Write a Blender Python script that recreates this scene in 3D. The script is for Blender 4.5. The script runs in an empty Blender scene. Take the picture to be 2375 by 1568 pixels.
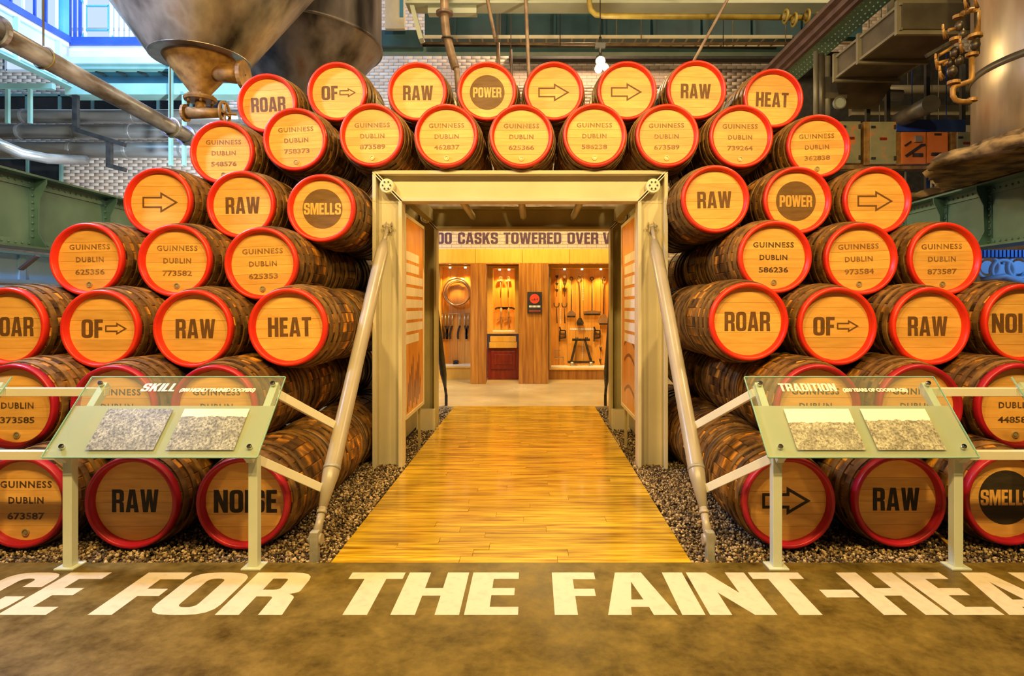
import bpy, math, random
import numpy as np
from mathutils import Vector, Matrix
from mathutils.geometry import tessellate_polygon
random.seed(7); rng = np.random.default_rng(7)
C = bpy.context.scene.collection
sc = bpy.context.scene
F, VX, VY, H = 1400.0, 1236.0, 712.0, 1.55
def P(px, py, D):                       # point seen at a pixel of the photograph, D metres ahead of the camera
    return Vector(((px-VX)*D/F, D, H+(VY-py)*D/F))

# ---------------------------------------------------------------- camera
cam_d = bpy.data.cameras.new('camera'); cam = bpy.data.objects.new('camera', cam_d); C.objects.link(cam)
cam.location = (0, 0, H); cam.rotation_euler = (math.pi/2, 0, 0)
cam_d.sensor_width = 36; cam_d.lens = F/2375*36
cam_d.shift_x = -(VX-1187.5)/2375; cam_d.shift_y = -(784-VY)/2375
cam_d.clip_start = 0.05; cam_d.clip_end = 100
sc.camera = cam
# ---------------------------------------------------------------- world, exposure
sc.view_settings.view_transform = 'Standard'; sc.view_settings.look = 'None'
sc.view_settings.exposure = 0.0; sc.view_settings.gamma = 1.0
sc.view_settings.use_curve_mapping = False
w = bpy.data.worlds.new('world'); sc.world = w; w.use_nodes = True
w.node_tree.nodes['Background'].inputs[0].default_value = (1.0, 0.74, 0.46, 1)
w.node_tree.nodes['Background'].inputs[1].default_value = 0.075
# ---------------------------------------------------------------- lights
def area(name, loc, target, size, power, col):
    d = bpy.data.lights.new(name, 'AREA'); d.shape = 'DISK'; d.size = size; d.energy = power; d.color = col
    o = bpy.data.objects.new(name, d); C.objects.link(o); o.location = loc
    o.rotation_euler = (Vector(target)-Vector(loc)).to_track_quat('-Z', 'Y').to_euler(); return o
def spot(name, loc, target, ang, power, col, size=0.08, blend=0.5):
    d = bpy.data.lights.new(name, 'SPOT'); d.spot_size = math.radians(ang); d.energy = power; d.color = col
    d.shadow_soft_size = size; d.spot_blend = blend
    o = bpy.data.objects.new(name, d); C.objects.link(o); o.location = loc
    o.rotation_euler = (Vector(target)-Vector(loc)).to_track_quat('-Z', 'Y').to_euler(); return o
WARM = (1.0, 0.68, 0.23); WARM2 = (1.0, 0.56, 0.14); BLUE = (0.18, 0.52, 1.0)
for i, (x, tx) in enumerate(((-2.8, -3.3), (-1.0, -1.0), (1.0, 0.9), (2.9, 3.1))):
    area('ceiling_spot_light', (x, 0.7, 5.1), (tx, 5.2, 1.9), 0.30, 172, WARM)
spot('stack_top_light', (-1.6, 1.8, 5.6), (-1.2, 6.0, 3.4), 60, 18, WARM2, .1)
spot('stack_top_light', (1.4, 1.8, 5.6), (1.2, 6.0, 3.4), 60, 18, WARM2, .1)
spot('floor_light', (0.3, 1.2, 6.0), (-0.2, 4.6, 0), 45, 200, WARM, .12)
area('hall_light', (-0.1, 10.8, 5.2), (-0.1, 10.9, 0), 0.9, 330, WARM)
area('daylight_left', (-7.6, 8.5, 8.9), (-9.5, 12.5, 5.0), 2.2, 330, BLUE)
area('pipe_daylight_fill', (-5.7, 4.4, 5.5), (-4.0, 5.2, 3.6), .5, 330, (0.50, 0.62, 1.0))  # added blue fill close to the pipe, standing in for daylight
area('daylight_left_low', (-7.6, 6.6, 8.4), (-4.3, 5.2, 2.4), 1.4, 420, (0.55, 0.72, 1.0))
area('daylight_girder', (-3.2, 7.6, 8.8), (-6.2, 8.0, 2.2), .8, 160, (0.5, 0.85, 0.85))
spot('brick_fill_light', (-4.6, 9.4, 3.1), (-10.2, 14.5, 4.9), 95, 1900, (0.85, 0.93, 1.0), .15, .8)  # fill lamp added out of sight behind the casks to brighten the bricks
area('daylight_back', (-6.0, 10.0, 8.8), (-8.5, 14.5, 5.4), 1.2, 300, (0.75, 0.86, 1.0))
area('upper_hall_light', (1.0, 12.6, 9.2), (1.0, 14.5, 6.6), 1.0, 260, (1.0, 0.66, 0.40))
for x in (-1.05, .8): spot('poster_fill_light', (x*.3-.1, 6.45, 2.62), (x*1.25, 6.4, 1.2), 130, 42, WARM2, .04, .8)  # unseen spots added under the passage roof to brighten the posters
area('upper_hall_light', (5.5, 4.4, 8.6), (6.3, 8.5, 3.6), 0.8, 420, (1.0, 0.72, 0.38))
area('tank_light', (-1.2, 5.6, 8.6), (-3.6, 8.0, 4.6), 0.8, 260, (1.0, 0.74, 0.4))
spot('blue_machine_light', (8.6, 7.6, 2.7), (7.4, 8.2, 1.9), 120, 130, (0.08, 0.35, 1.0), .2)
spot('blue_duct_light', (5.4, 5.2, 3.2), (4.9, 7.6, 4.9), 26, 60, (0.1, 0.12, 1.0), .1)

# ---------------------------------------------------------------- materials
def newmat(name):
    m = bpy.data.materials.new(name); m.use_nodes = True
    return m, m.node_tree, m.node_tree.nodes['Principled BSDF']
def c4(c): return (c[0], c[1], c[2], 1)
def pm(name, c1, c2=None, scale=6, stretch=(1, 1, 1), rough=.5, metal=0, bump=0, rand=0, ramp=(.35, .65), detail=4, c3=None, bscale=None, rvar=0, objrand=True, spec=.5, coat=0, nr=.5):
    m, nt, b = newmat(name); N = nt.nodes; L = nt.links
    b.inputs['Roughness'].default_value = rough; b.inputs['Metallic'].default_value = metal
    b.inputs['Specular IOR Level'].default_value = spec
    b.inputs['Coat Weight'].default_value = coat; b.inputs['Coat Roughness'].default_value = .12
    if c2 is None: c2 = tuple(v*.8 for v in c1)
    tc = N.new('ShaderNodeTexCoord'); mp = N.new('ShaderNodeMapping'); mp.inputs['Scale'].default_value = stretch
    L.new(tc.outputs['Object'], mp.inputs['Vector'])
    oi = N.new('ShaderNodeObjectInfo')
    if objrand:
        ml = N.new('ShaderNodeMath'); ml.operation = 'MULTIPLY'; ml.inputs[1].default_value = 57.0
        L.new(oi.outputs['Random'], ml.inputs[0])
        cx = N.new('ShaderNodeCombineXYZ'); L.new(ml.outputs[0], cx.inputs[0]); L.new(ml.outputs[0], cx.inputs[2])
        L.new(cx.outputs[0], mp.inputs['Location'])
    nz = N.new('ShaderNodeTexNoise'); nz.inputs['Scale'].default_value = scale; nz.inputs['Detail'].default_value = detail; nz.inputs['Roughness'].default_value = nr
    L.new(mp.outputs[0], nz.inputs['Vector'])
    cr = N.new('ShaderNodeValToRGB'); e = cr.color_ramp.elements
    e[0].position = ramp[0]; e[0].color = c4(c1); e[1].position = ramp[1]; e[1].color = c4(c2)
    if c3: q = e.new(min(.99, ramp[1]+.14)); q.color = c4(c3)
    L.new(nz.outputs['Fac'], cr.inputs[0]); out = cr.outputs[0]
    if rand:
        mr = N.new('ShaderNodeMapRange'); mr.inputs['To Min'].default_value = 1-rand; mr.inputs['To Max'].default_value = 1+rand
        L.new(oi.outputs['Random'], mr.inputs['Value'])
        hs = N.new('ShaderNodeHueSaturation'); L.new(mr.outputs[0], hs.inputs['Value']); L.new(out, hs.inputs['Color']); out = hs.outputs[0]
    L.new(out, b.inputs['Base Color'])
    if rvar:
        mr = N.new('ShaderNodeMapRange'); mr.inputs['To Min'].default_value = max(.02, rough-rvar); mr.inputs['To Max'].default_value = min(1, rough+rvar)
        mr.inputs['From Min'].default_value = .3; mr.inputs['From Max'].default_value = .7
        L.new(nz.outputs['Fac'], mr.inputs['Value']); L.new(mr.outputs[0], b.inputs['Roughness'])
    if bump:
        bp = N.new('ShaderNodeBump'); bp.inputs['Strength'].default_value = bump; bp.inputs['Distance'].default_value = .02
        if bscale:
            n2 = N.new('ShaderNodeTexNoise'); n2.inputs['Scale'].default_value = bscale; n2.inputs['Detail'].default_value = 5
            L.new(mp.outputs[0], n2.inputs['Vector']); L.new(n2.outputs['Fac'], bp.inputs['Height'])
        else: L.new(nz.outputs['Fac'], bp.inputs['Height'])
        L.new(bp.outputs[0], b.inputs['Normal'])
    return m
def emis(name, col, st):
    m, nt, b = newmat(name); b.inputs['Base Color'].default_value = (0, 0, 0, 1)
    b.inputs['Emission Color'].default_value = c4(col); b.inputs['Emission Strength'].default_value = st; return m
M = {}
M['stave'] = pm('stave wood', (.026, .011, .003), (.20, .082, .014), 5, (1, 2.2, 1), .55, bump=.35, rand=.45, ramp=(.36, .56), c3=(.72, .29, .025), bscale=40, spec=.25)
M['hoop'] = pm('hoop iron', (.08, .038, .010), (.27, .14, .036), 9, rough=.5, metal=.2, bump=.15, rand=.25)
M['rim'] = pm('red rim paint', (.68, .018, .010), (.78, .040, .010), 5, rough=.36, bump=.06, bscale=30, rand=.06, spec=.5)
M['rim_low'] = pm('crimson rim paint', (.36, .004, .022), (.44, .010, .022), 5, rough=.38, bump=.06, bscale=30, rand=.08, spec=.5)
M['head'] = pm('head board wood', (.72, .355, .072), (.84, .465, .115), 5, (1.2, 1, 9), .42, bump=.05, rand=.13, ramp=(.3, .7), detail=6, c3=(.78, .40, .09))
M['dark_end'] = pm('dark end wood', (.03, .018, .008), (.07, .04, .016), 6)
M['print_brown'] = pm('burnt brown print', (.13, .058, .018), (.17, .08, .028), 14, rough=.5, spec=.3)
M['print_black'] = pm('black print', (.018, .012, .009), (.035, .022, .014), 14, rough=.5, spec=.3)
M['print_worn'] = pm('worn brown stamp', (.23, .105, .03), (.52, .30, .09), 26, rough=.5, ramp=(.48, .80))
M['print_dark'] = pm('dark stamp', (.07, .035, .015), (.26, .14, .05), 30, rough=.5, ramp=(.5, .75))
M['disc_brown'] = pm('brown disc print', (.15, .075, .02), (.20, .105, .03), 7, (1, 1, 5), .5, spec=.3)
M['disc_black'] = pm('black disc print', (.03, .022, .014), (.05, .036, .022), 7, (1, 1, 5), .5, spec=.3)
M['cork'] = pm('bung brass', (.45, .33, .15), (.6, .48, .25), 20, rough=.35, metal=.4)
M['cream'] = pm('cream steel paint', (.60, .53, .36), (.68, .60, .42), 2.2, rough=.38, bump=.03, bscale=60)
M['cream_shade'] = pm('cream paint darkened as shade', (.36, .30, .14), (.44, .37, .18), 2.5, rough=.4)  # darker copy of the cream paint, shade put into the colour
M['pipe_cream'] = pm('greyish cream paint', (.33, .28, .21), (.40, .34, .26), 3, rough=.3)
M['rail'] = pm('pale rail paint', (.74, .70, .58), (.80, .75, .62), 3, rough=.4)
M['post'] = pm('pale green post paint', (.55, .60, .50), (.62, .66, .54), 3, rough=.35)
M['grey_foot'] = pm('galvanised foot', (.30, .28, .24), (.42, .40, .34), 14, rough=.5, metal=.3)
M['chrome'] = pm('chrome', (.75, .75, .72), (.8, .8, .78), 5, rough=.12, metal=1)
M['mitre'] = pm('nickel strip', (.72, .66, .50), (.80, .74, .58), 9, rough=.3, metal=.1)
M['floor'] = pm('stained concrete', (.036, .023, .003), (.225, .150, .028), 4.5, rough=.38, bump=.06, ramp=(.30, .68), nr=.74, detail=14, bscale=30, rvar=.10, spec=.35)
M['floor_back'] = pm('polished hall floor', (.42, .33, .17), (.55, .44, .24), 1.2, rough=.22, ramp=(.3, .7), detail=8, rvar=.08)
M['plank'] = pm('honey walkway plank', (.24, .10, .008), (.68, .42, .022), 3.2, (.7, 9, 1), .19, bump=.08, rand=.16, ramp=(.3, .62), detail=8, c3=(.76, .50, .06), rvar=.07, spec=.5, coat=.5)
M['letter'] = pm('white floor paint', (.60, .50, .36), (.68, .57, .41), 22, rough=.5, ramp=(.3, .5), bump=.05)
M['bed'] = pm('gravel bed', (.05, .035, .02), (.16, .12, .07), 40, rough=.9)
def gravel_mat():
    m, nt, b = newmat('gravel stones'); N = nt.nodes; L = nt.links
    g = N.new('ShaderNodeNewGeometry'); cr = N.new('ShaderNodeValToRGB'); e = cr.color_ramp.elements
    e[0].color = (.018, .012, .008, 1); e[1].color = (.60, .47, .30, 1)
    for p, c in ((.3, (.09, .055, .024)), (.6, (.26, .17, .08)), (.88, (.50, .35, .18))):
        q = e.new(p); q.color = c4(c)
    L.new(g.outputs['Random Per Island'], cr.inputs[0]); L.new(cr.outputs[0], b.inputs['Base Color'])
    b.inputs['Roughness'].default_value = .8; return m
M['gravel'] = gravel_mat()
def brick_mat(name, cols, rough=.6):
    m, nt, b = newmat(name); N = nt.nodes; L = nt.links
    g = N.new('ShaderNodeNewGeometry'); cr = N.new('ShaderNodeValToRGB'); e = cr.color_ramp.elements
    e[0].color = c4(cols[0]); e[1].color = c4(cols[-1])
    for i, c in enumerate(cols[1:-1]): q = e.new((i+1)/(len(cols)-1)); q.color = c4(c)
    L.new(g.outputs['Random Per Island'], cr.inputs[0]); L.new(cr.outputs[0], b.inputs['Base Color'])
    b.inputs['Roughness'].default_value = rough; return m
M['brick'] = brick_mat('painted brick', [(.60, .50, .42), (.74, .65, .56), (.68, .57, .48), (.80, .72, .63)])
M['mortar'] = pm('dark mortar', (.22, .16, .13), (.30, .23, .19), 8, rough=.9)
M['purple'] = pm('purple wall print', (.075, .028, .075), (.10, .04, .10), 10, rough=.6)
M['gold_wood'] = pm('golden panel wood', (.74, .38, .05), (.82, .48, .08), 3, (6, 6, .8), .42, bump=.03, ramp=(.3, .7), detail=6)
M['oak'] = pm('brown oak board', (.26, .085, .012), (.52, .22, .03), 2.6, (7, 7, .5), .4, rand=.14, ramp=(.3, .7), detail=6)
M['case_wood'] = pm('orange case board', (.66, .27, .035), (.78, .38, .06), 3, (7, 7, .6), .45, rand=.08, ramp=(.3, .7), detail=6)
M['mahog'] = pm('red mahogany', (.16, .012, .006), (.24, .025, .010), 4, (4, 4, .8), .35)
M['iron'] = pm('dark tool iron', (.035, .025, .018), (.10, .075, .05), 12, rough=.4, metal=.5)
M['steel'] = pm('tool steel', (.42, .36, .27), (.55, .48, .36), 10, rough=.3, metal=.7)
M['tool_wood'] = pm('worn tool wood', (.22, .11, .045), (.34, .19, .08), 6, (1, 1, .3), rough=.5)
M['hopper'] = pm('stained hopper steel', (.05, .04, .03), (.46, .40, .32), 1.5, (1.4, 1.4, .5), .34, metal=.6, bump=.15, ramp=(.36, .6), detail=10, c3=(.26, .13, .03), rvar=.1, bscale=5)
M['tank'] = pm('dark copper tank', (.04, .035, .035), (.26, .22, .20), 1.3, (1.4, 1.4, .4), .42, metal=.5, ramp=(.38, .6), detail=9, c3=(.20, .09, .04), rvar=.1)
M['rust_pipe'] = pm('ochre rusty iron', (.20, .095, .025), (.40, .22, .06), 9, rough=.55, metal=.3, bump=.3, detail=7)
M['tank2'] = pm('brushed tank steel', (.30, .23, .14), (.66, .56, .42), 2.2, (1.5, 1.5, .35), .36, metal=.55, ramp=(.3, .75), detail=8, rvar=.1, bump=.05, bscale=6)
M['old_pipe'] = pm('grimy galvanised daylight-tinted pipe', (.13, .12, .14), (.46, .54, .86), 7, (1, .35, 1), .36, metal=.25, bump=.25, ramp=(.4, .66), detail=8)  # blue daylight put into the base colour; the dark mottling is grime
M['duct'] = pm('galvanised duct', (.40, .40, .38), (.54, .55, .54), 3, (.4, 1, 1), rough=.3, metal=.7)
M['dark_duct'] = pm('dark duct sheet', (.10, .085, .06), (.17, .145, .10), 3, rough=.42, metal=.5)
M['duct_edge'] = pm('duct flange steel', (.20, .18, .12), (.28, .25, .17), 3, rough=.45, metal=.3)
M['teal'] = pm('teal steel paint', (.16, .32, .30), (.22, .40, .37), 2.5, rough=.45)
M['teal_dark'] = pm('dark teal paint', (.010, .060, .085), (.018, .09, .12), 2.5, rough=.5)
M['green_girder'] = pm('grey green girder paint', (.065, .165, .175), (.12, .25, .26), 1.6, rough=.45, bump=.05, bscale=20)
M['sky_paint'] = pm('pale blue steel paint', (.36, .58, .72), (.46, .68, .80), 1.8, rough=.45)
M['blue_paint'] = pm('bright blue paint', (.07, .30, .60), (.12, .38, .68), 2, rough=.4)
M['navy'] = pm('navy steel paint', (.02, .05, .30), (.03, .08, .38), 2.5, rough=.4)
M['white_paint'] = pm('white steel paint', (.72, .74, .74), (.8, .82, .82), 3, rough=.4)
M['pale'] = pm('pale grey green beam paint', (.30, .34, .28), (.38, .42, .34), 2.0, rough=.5)
M['black'] = pm('black metal', (.012, .012, .012), (.03, .028, .025), 8, rough=.5)
M['glass_dark'] = pm('dark window glass', (.012, .015, .02), (.02, .025, .03), 3, rough=.08)
M['ceil'] = pm('dark ceiling', (.03, .028, .025), (.05, .045, .04), 2, rough=.8)
M['wall'] = pm('plain side wall', (.20, .16, .11), (.26, .21, .15), 2, rough=.8)
M['ledge'] = pm('rough scaly ledge', (.06, .035, .015), (.30, .20, .09), 4, (1, 1, 2), .8, bump=.7, ramp=(.4, .58), detail=10, c3=(.42, .30, .15))
M['brown_pipe'] = pm('brown painted pipe', (.18, .11, .07), (.32, .22, .14), 6, rough=.4)
M['yellow_pipe'] = pm('olive yellow pipe paint', (.20, .14, .02), (.28, .21, .04), 6, rough=.45)
M['purple_beam'] = pm('plum brown beam paint', (.10, .06, .055), (.16, .10, .08), 4, rough=.45)
M['orange_box'] = pm('orange flaking cabinet paint', (.62, .15, .02), (.66, .18, .03), 5, rough=.5, ramp=(.4, .66), c3=(.30, .26, .13), detail=7)
M['green_box'] = pm('grey green cabinet paint flaked to orange', (.21, .20, .09), (.27, .25, .12), 6, rough=.5, ramp=(.3, .54), c3=(.62, .17, .03), detail=7)
M['sign_red'] = pm('red sign print', (.62, .05, .02), (.66, .06, .02), 5)
M['off_white'] = pm('off white print', (.74, .70, .60), (.80, .76, .66), 9)
M['poster'] = pm('orange timber poster', (.50, .16, .02), (.74, .34, .04), 2.5, (2, 8, .7), .3, ramp=(.3, .66), detail=7, c3=(.85, .5, .08))
M['poster_dark'] = pm('dark poster print', (.12, .03, .008), (.24, .07, .015), 6, (1, 4, .8), .3)
M['day'] = emis('daylight glass', (.62, .80, 1.0), 1.0)
M['lamp'] = emis('lamp lens', (1.0, .82, .5), 40)
M['case_lamp'] = emis('case lamp', (1.0, .8, .45), 14)
def glass_mat(name, col, mixf, rough):
    m, nt, b = newmat(name); N = nt.nodes; L = nt.links
    tr = N.new('ShaderNodeBsdfTransparent'); tr.inputs[0].default_value = c4(col)
    mx = N.new('ShaderNodeMixShader'); mx.inputs[0].default_value = mixf
    b.inputs['Base Color'].default_value = (.62, .64, .5, 1); b.inputs['Roughness'].default_value = rough
    L.new(tr.outputs[0], mx.inputs[1]); L.new(b.outputs[0], mx.inputs[2]); L.new(mx.outputs[0], N['Material Output'].inputs[0]); return m
M['glass'] = glass_mat('clear glass', (.93, .97, .93), .09, .04)
M['glass_edge'] = pm('green glass edge', (.25, .50, .36), (.32, .58, .44), 5, rough=.15)
M['frost'] = glass_mat('frosted film', (.80, .74, .62), .58, .35)
def photo_mat(name, sky, seed, c_lo, c_hi, sc_=60):
    m, nt, b = newmat(name); N = nt.nodes; L = nt.links
    tc = N.new('ShaderNodeTexCoord'); mp = N.new('ShaderNodeMapping'); mp.inputs['Location'].default_value = (seed, 0, 0)
    mp.inputs['Scale'].default_value = (1.5, 1.0, 1)
    L.new(tc.outputs['Generated'], mp.inputs[0])
    n1 = N.new('ShaderNodeTexNoise'); n1.inputs['Scale'].default_value = 17; n1.inputs['Detail'].default_value = 9; n1.inputs['Roughness'].default_value = .78
    L.new(mp.outputs[0], n1.inputs[0])
    cr = N.new('ShaderNodeValToRGB'); e = cr.color_ramp.elements; e[0].position = .40; e[0].color = c4(c_lo); e[1].position = .62; e[1].color = c4(c_hi)
    L.new(n1.outputs['Fac'], cr.inputs[0])
    sp = N.new('ShaderNodeSeparateXYZ'); L.new(tc.outputs['Generated'], sp.inputs[0])
    n2 = N.new('ShaderNodeTexNoise'); n2.inputs['Scale'].default_value = 12; L.new(tc.outputs['Generated'], n2.inputs[0])
    ad = N.new('ShaderNodeMath'); ad.operation = 'MULTIPLY_ADD'; ad.inputs[1].default_value = .16; L.new(n2.outputs['Fac'], ad.inputs[0]); L.new(sp.outputs[1], ad.inputs[2])
    gt = N.new('ShaderNodeMath'); gt.operation = 'GREATER_THAN'; gt.inputs[1].default_value = sky+.08; L.new(ad.outputs[0], gt.inputs[0])
    mx = N.new('ShaderNodeMix'); mx.data_type = 'RGBA'; L.new(gt.outputs[0], mx.inputs[0]); L.new(cr.outputs[0], mx.inputs[6]); mx.inputs[7].default_value = (.86, .84, .68, 1)
    n3 = N.new('ShaderNodeTexNoise'); n3.inputs['Scale'].default_value = 4; L.new(mp.outputs[0], n3.inputs[0])
    c3 = N.new('ShaderNodeValToRGB'); c3.color_ramp.elements[0].position = .4; c3.color_ramp.elements[0].color = (.62, .62, .62, 1); c3.color_ramp.elements[1].position = .6
    L.new(n3.outputs['Fac'], c3.inputs[0]); m3 = N.new('ShaderNodeMix'); m3.data_type = 'RGBA'; m3.blend_type = 'MULTIPLY'; m3.inputs[0].default_value = 1
    L.new(cr.outputs[0], m3.inputs[6]); L.new(c3.outputs[0], m3.inputs[7]); L.new(m3.outputs[2], mx.inputs[6])
    L.new(mx.outputs[2], b.inputs['Base Color']); b.inputs['Roughness'].default_value = .35; return m

# ---------------------------------------------------------------- mesh tools
class MB:
    def __init__(s): s.v = []; s.f = []; s.sm = []
    def add(s, vs, fs, smooth=False):
        o = len(s.v); s.v += [tuple(v) for v in vs]
        for f in fs: s.f.append(tuple(i+o for i in f)); s.sm.append(smooth)
        return s
    def box(s, x0, x1, y0, y1, z0, z1):
        x0, x1 = sorted((x0, x1)); y0, y1 = sorted((y0, y1)); z0, z1 = sorted((z0, z1))
        return s.add([(x, y, z) for z in (z0, z1) for y in (y0, y1) for x in (x0, x1)],
            [(0, 2, 3, 1), (4, 5, 7, 6), (0, 1, 5, 4), (2, 6, 7, 3), (0, 4, 6, 2), (1, 3, 7, 5)])
    def cbox(s, c, d): return s.box(c[0]-d[0]/2, c[0]+d[0]/2, c[1]-d[1]/2, c[1]+d[1]/2, c[2]-d[2]/2, c[2]+d[2]/2)
    def bar(s, p, q, w, h, up=(0, 0, 1)):
        p = Vector(p); q = Vector(q); d = (q-p).normalized(); up = Vector(up)
        if abs(d.dot(up)) > .98: up = Vector((0, 1, 0))
        a = d.cross(up).normalized(); b = a.cross(d).normalized()
        vs = [e + a*(sx*w/2) + b*(sy*h/2) for e in (p, q) for sy in (-1, 1) for sx in (-1, 1)]
        return s.add(vs, [(0, 2, 3, 1), (4, 5, 7, 6), (0, 1, 5, 4), (2, 6, 7, 3), (0, 4, 6, 2), (1, 3, 7, 5)])
    def tube(s, pts, r, n=16, caps=True, smooth=True):
        pts = [Vector(p) for p in pts]; k = len(pts)
        rs = r if isinstance(r, (list, tuple)) else [r]*k
        d0 = (pts[1]-pts[0]).normalized(); a = d0.cross(Vector((0, 0, 1)))
        if a.length < .05: a = d0.cross(Vector((0, 1, 0)))
        a.normalize(); vs = []
        for i, p in enumerate(pts):
            if i == 0: t = pts[1]-pts[0]
            elif i == k-1: t = pts[-1]-pts[-2]
            else: t = (pts[i+1]-p).normalized()+(p-pts[i-1]).normalized()
            t.normalize(); a = (a - t*a.dot(t)).normalized(); b = t.cross(a)
            vs += [p + (a*math.cos(2*math.pi*j/n)+b*math.sin(2*math.pi*j/n))*rs[i] for j in range(n)]
        fs = [(i*n+j, i*n+(j+1) % n, (i+1)*n+(j+1) % n, (i+1)*n+j) for i in range(k-1) for j in range(n)]
        o = len(s.v); s.add(vs, fs, smooth)
        if caps:
            s.f.append(tuple(o+j for j in reversed(range(n)))); s.sm.append(False)
            s.f.append(tuple(o+(k-1)*n+j for j in range(n))); s.sm.append(False)
        return s
    def lathe(s, prof, n=32, c=(0, 0, 0), axis='Z', smooth=True, closed=False):
        vs = []
        for (r, t) in prof:
            for j in range(n):
                a = 2*math.pi*j/n; x, y = r*math.cos(a), r*math.sin(a)
                v = {'Z': (x, y, t), 'Y': (x, t, y), 'X': (t, x, y)}[axis]
                vs.append((v[0]+c[0], v[1]+c[1], v[2]+c[2]))
        k = len(prof); fs = []
        for i in range(k if closed else k-1):
            i2 = (i+1) % k
            for j in range(n):
                q = (i*n+j, i*n+(j+1) % n, i2*n+(j+1) % n, i2*n+j)
                fs.append(q if axis != 'Y' else q[::-1])
        return s.add(vs, fs, smooth)
    def prism(s, loops, o, u, v, th, side=True):    # loops: outer then holes, 2D; th extrudes along u x v
        o = Vector(o); u = Vector(u); v = Vector(v); nrm = u.cross(v).normalized()
        tri = tessellate_polygon([[Vector((a[0], a[1], 0)) for a in lp] for lp in loops])
        flat = [p for lp in loops for p in lp]; n = len(flat)
        base = [o+u*p[0]+v*p[1] for p in flat]; top = [b+nrm*th for b in base]
        fs = []
        for t in tri:
            a, b, c = (flat[i] for i in t)
            ar = (b[0]-a[0])*(c[1]-a[1])-(b[1]-a[1])*(c[0]-a[0])
            if abs(ar) < 1e-14: continue
            t = tuple(t) if ar > 0 else tuple(reversed(t))
            fs.append(tuple(i+n for i in t))
            if side: fs.append(tuple(reversed(t)))
        if side:
            k = 0
            for lp in loops:
                m = len(lp)
                for i in range(m): fs.append((k+i, k+(i+1) % m, n+k+(i+1) % m, n+k+i))
                k += m
        return s.add(base+top, fs)
    def ball(s, c, r, n=10, sq=(1, 1, 1)):
        prof = [(math.sin(math.pi*i/6)*r, -math.cos(math.pi*i/6)*r) for i in range(7)]
        prof[0] = (r*.01, -r); prof[-1] = (r*.01, r)
        t = MB().lathe(prof, n); return s.add([(c[0]+a[0]*sq[0], c[1]+a[1]*sq[1], c[2]+a[2]*sq[2]) for a in t.v], t.f, True)
    def torus(s, c, R, r, axis='Z', n=32, m=8, sq=1):
        prof = [(R+r*math.cos(2*math.pi*i/m), sq*r*math.sin(2*math.pi*i/m)) for i in range(m)]
        return s.lathe(prof, n, c, axis, True, True)
    def mesh(s, name, mat, off=(0, 0, 0)):
        me = bpy.data.meshes.new(name)
        if off[0] or off[1] or off[2]: vs = [(a-off[0], b-off[1], c-off[2]) for a, b, c in s.v]
        else: vs = s.v
        me.from_pydata(vs, [], s.f); me.materials.append(mat)
        me.polygons.foreach_set('use_smooth', s.sm); me.update(); return me
    def build(s, name, mat, parent=None, label=None, cat=None, group=None, kind=None, bev=0):
        off = (0, 0, 0); p = parent
        while p is not None: off = tuple(Vector(off)+p.location); p = p.parent
        o = bpy.data.objects.new(name, s.mesh(name, mat, off)); C.objects.link(o); o.parent = parent
        if parent is None and s.v:      # origin at the foot of the thing
            xs, ys, zs = zip(*s.v); c = ((min(xs)+max(xs))/2, (min(ys)+max(ys))/2, min(zs))
            o.data.transform(Matrix.Translation((-c[0], -c[1], -c[2]))); o.location = c
        tag(o, label, cat, group, kind)
        if bev:
            md = o.modifiers.new('bevel', 'BEVEL'); md.width = bev; md.segments = 2; md.limit_method = 'ANGLE'
        return o
def tag(o, label=None, cat=None, group=None, kind=None):
    if label: o['label'] = label
    if cat: o['category'] = cat
    if group: o['group'] = group
    if kind: o['kind'] = kind
    return o
def thing(name, loc, label, cat, group=None):
    o = bpy.data.objects.new(name, None); C.objects.link(o); o.location = loc; o.empty_display_size = .1
    return tag(o, label, cat, group)
def inst(name, me, parent, loc=(0, 0, 0), rot=(0, 0, 0)):
    o = bpy.data.objects.new(name, me); C.objects.link(o); o.parent = parent; o.location = loc; o.rotation_euler = rot; return o
def dup(root, loc, label, skip=()):
    r = root.copy(); C.objects.link(r); r.location = loc; r['label'] = label
    for ch in list(root.children):
        c = ch.copy(); C.objects.link(c); c.parent = r
        for g in list(ch.children):
            d = g.copy(); C.objects.link(d); d.parent = c
    return r
def fast_mesh(name, verts, faces, mat, smooth=False):
    me = bpy.data.meshes.new(name); nv = len(verts); nf, k = faces.shape
    me.vertices.add(nv); me.vertices.foreach_set('co', np.asarray(verts, dtype=np.float32).ravel())
    me.loops.add(nf*k); me.loops.foreach_set('vertex_index', faces.astype(np.int32).ravel())
    me.polygons.add(nf); me.polygons.foreach_set('loop_start', np.arange(0, nf*k, k, dtype=np.int32))
    me.materials.append(mat); me.update(calc_edges=True); me.validate(); return me

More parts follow.
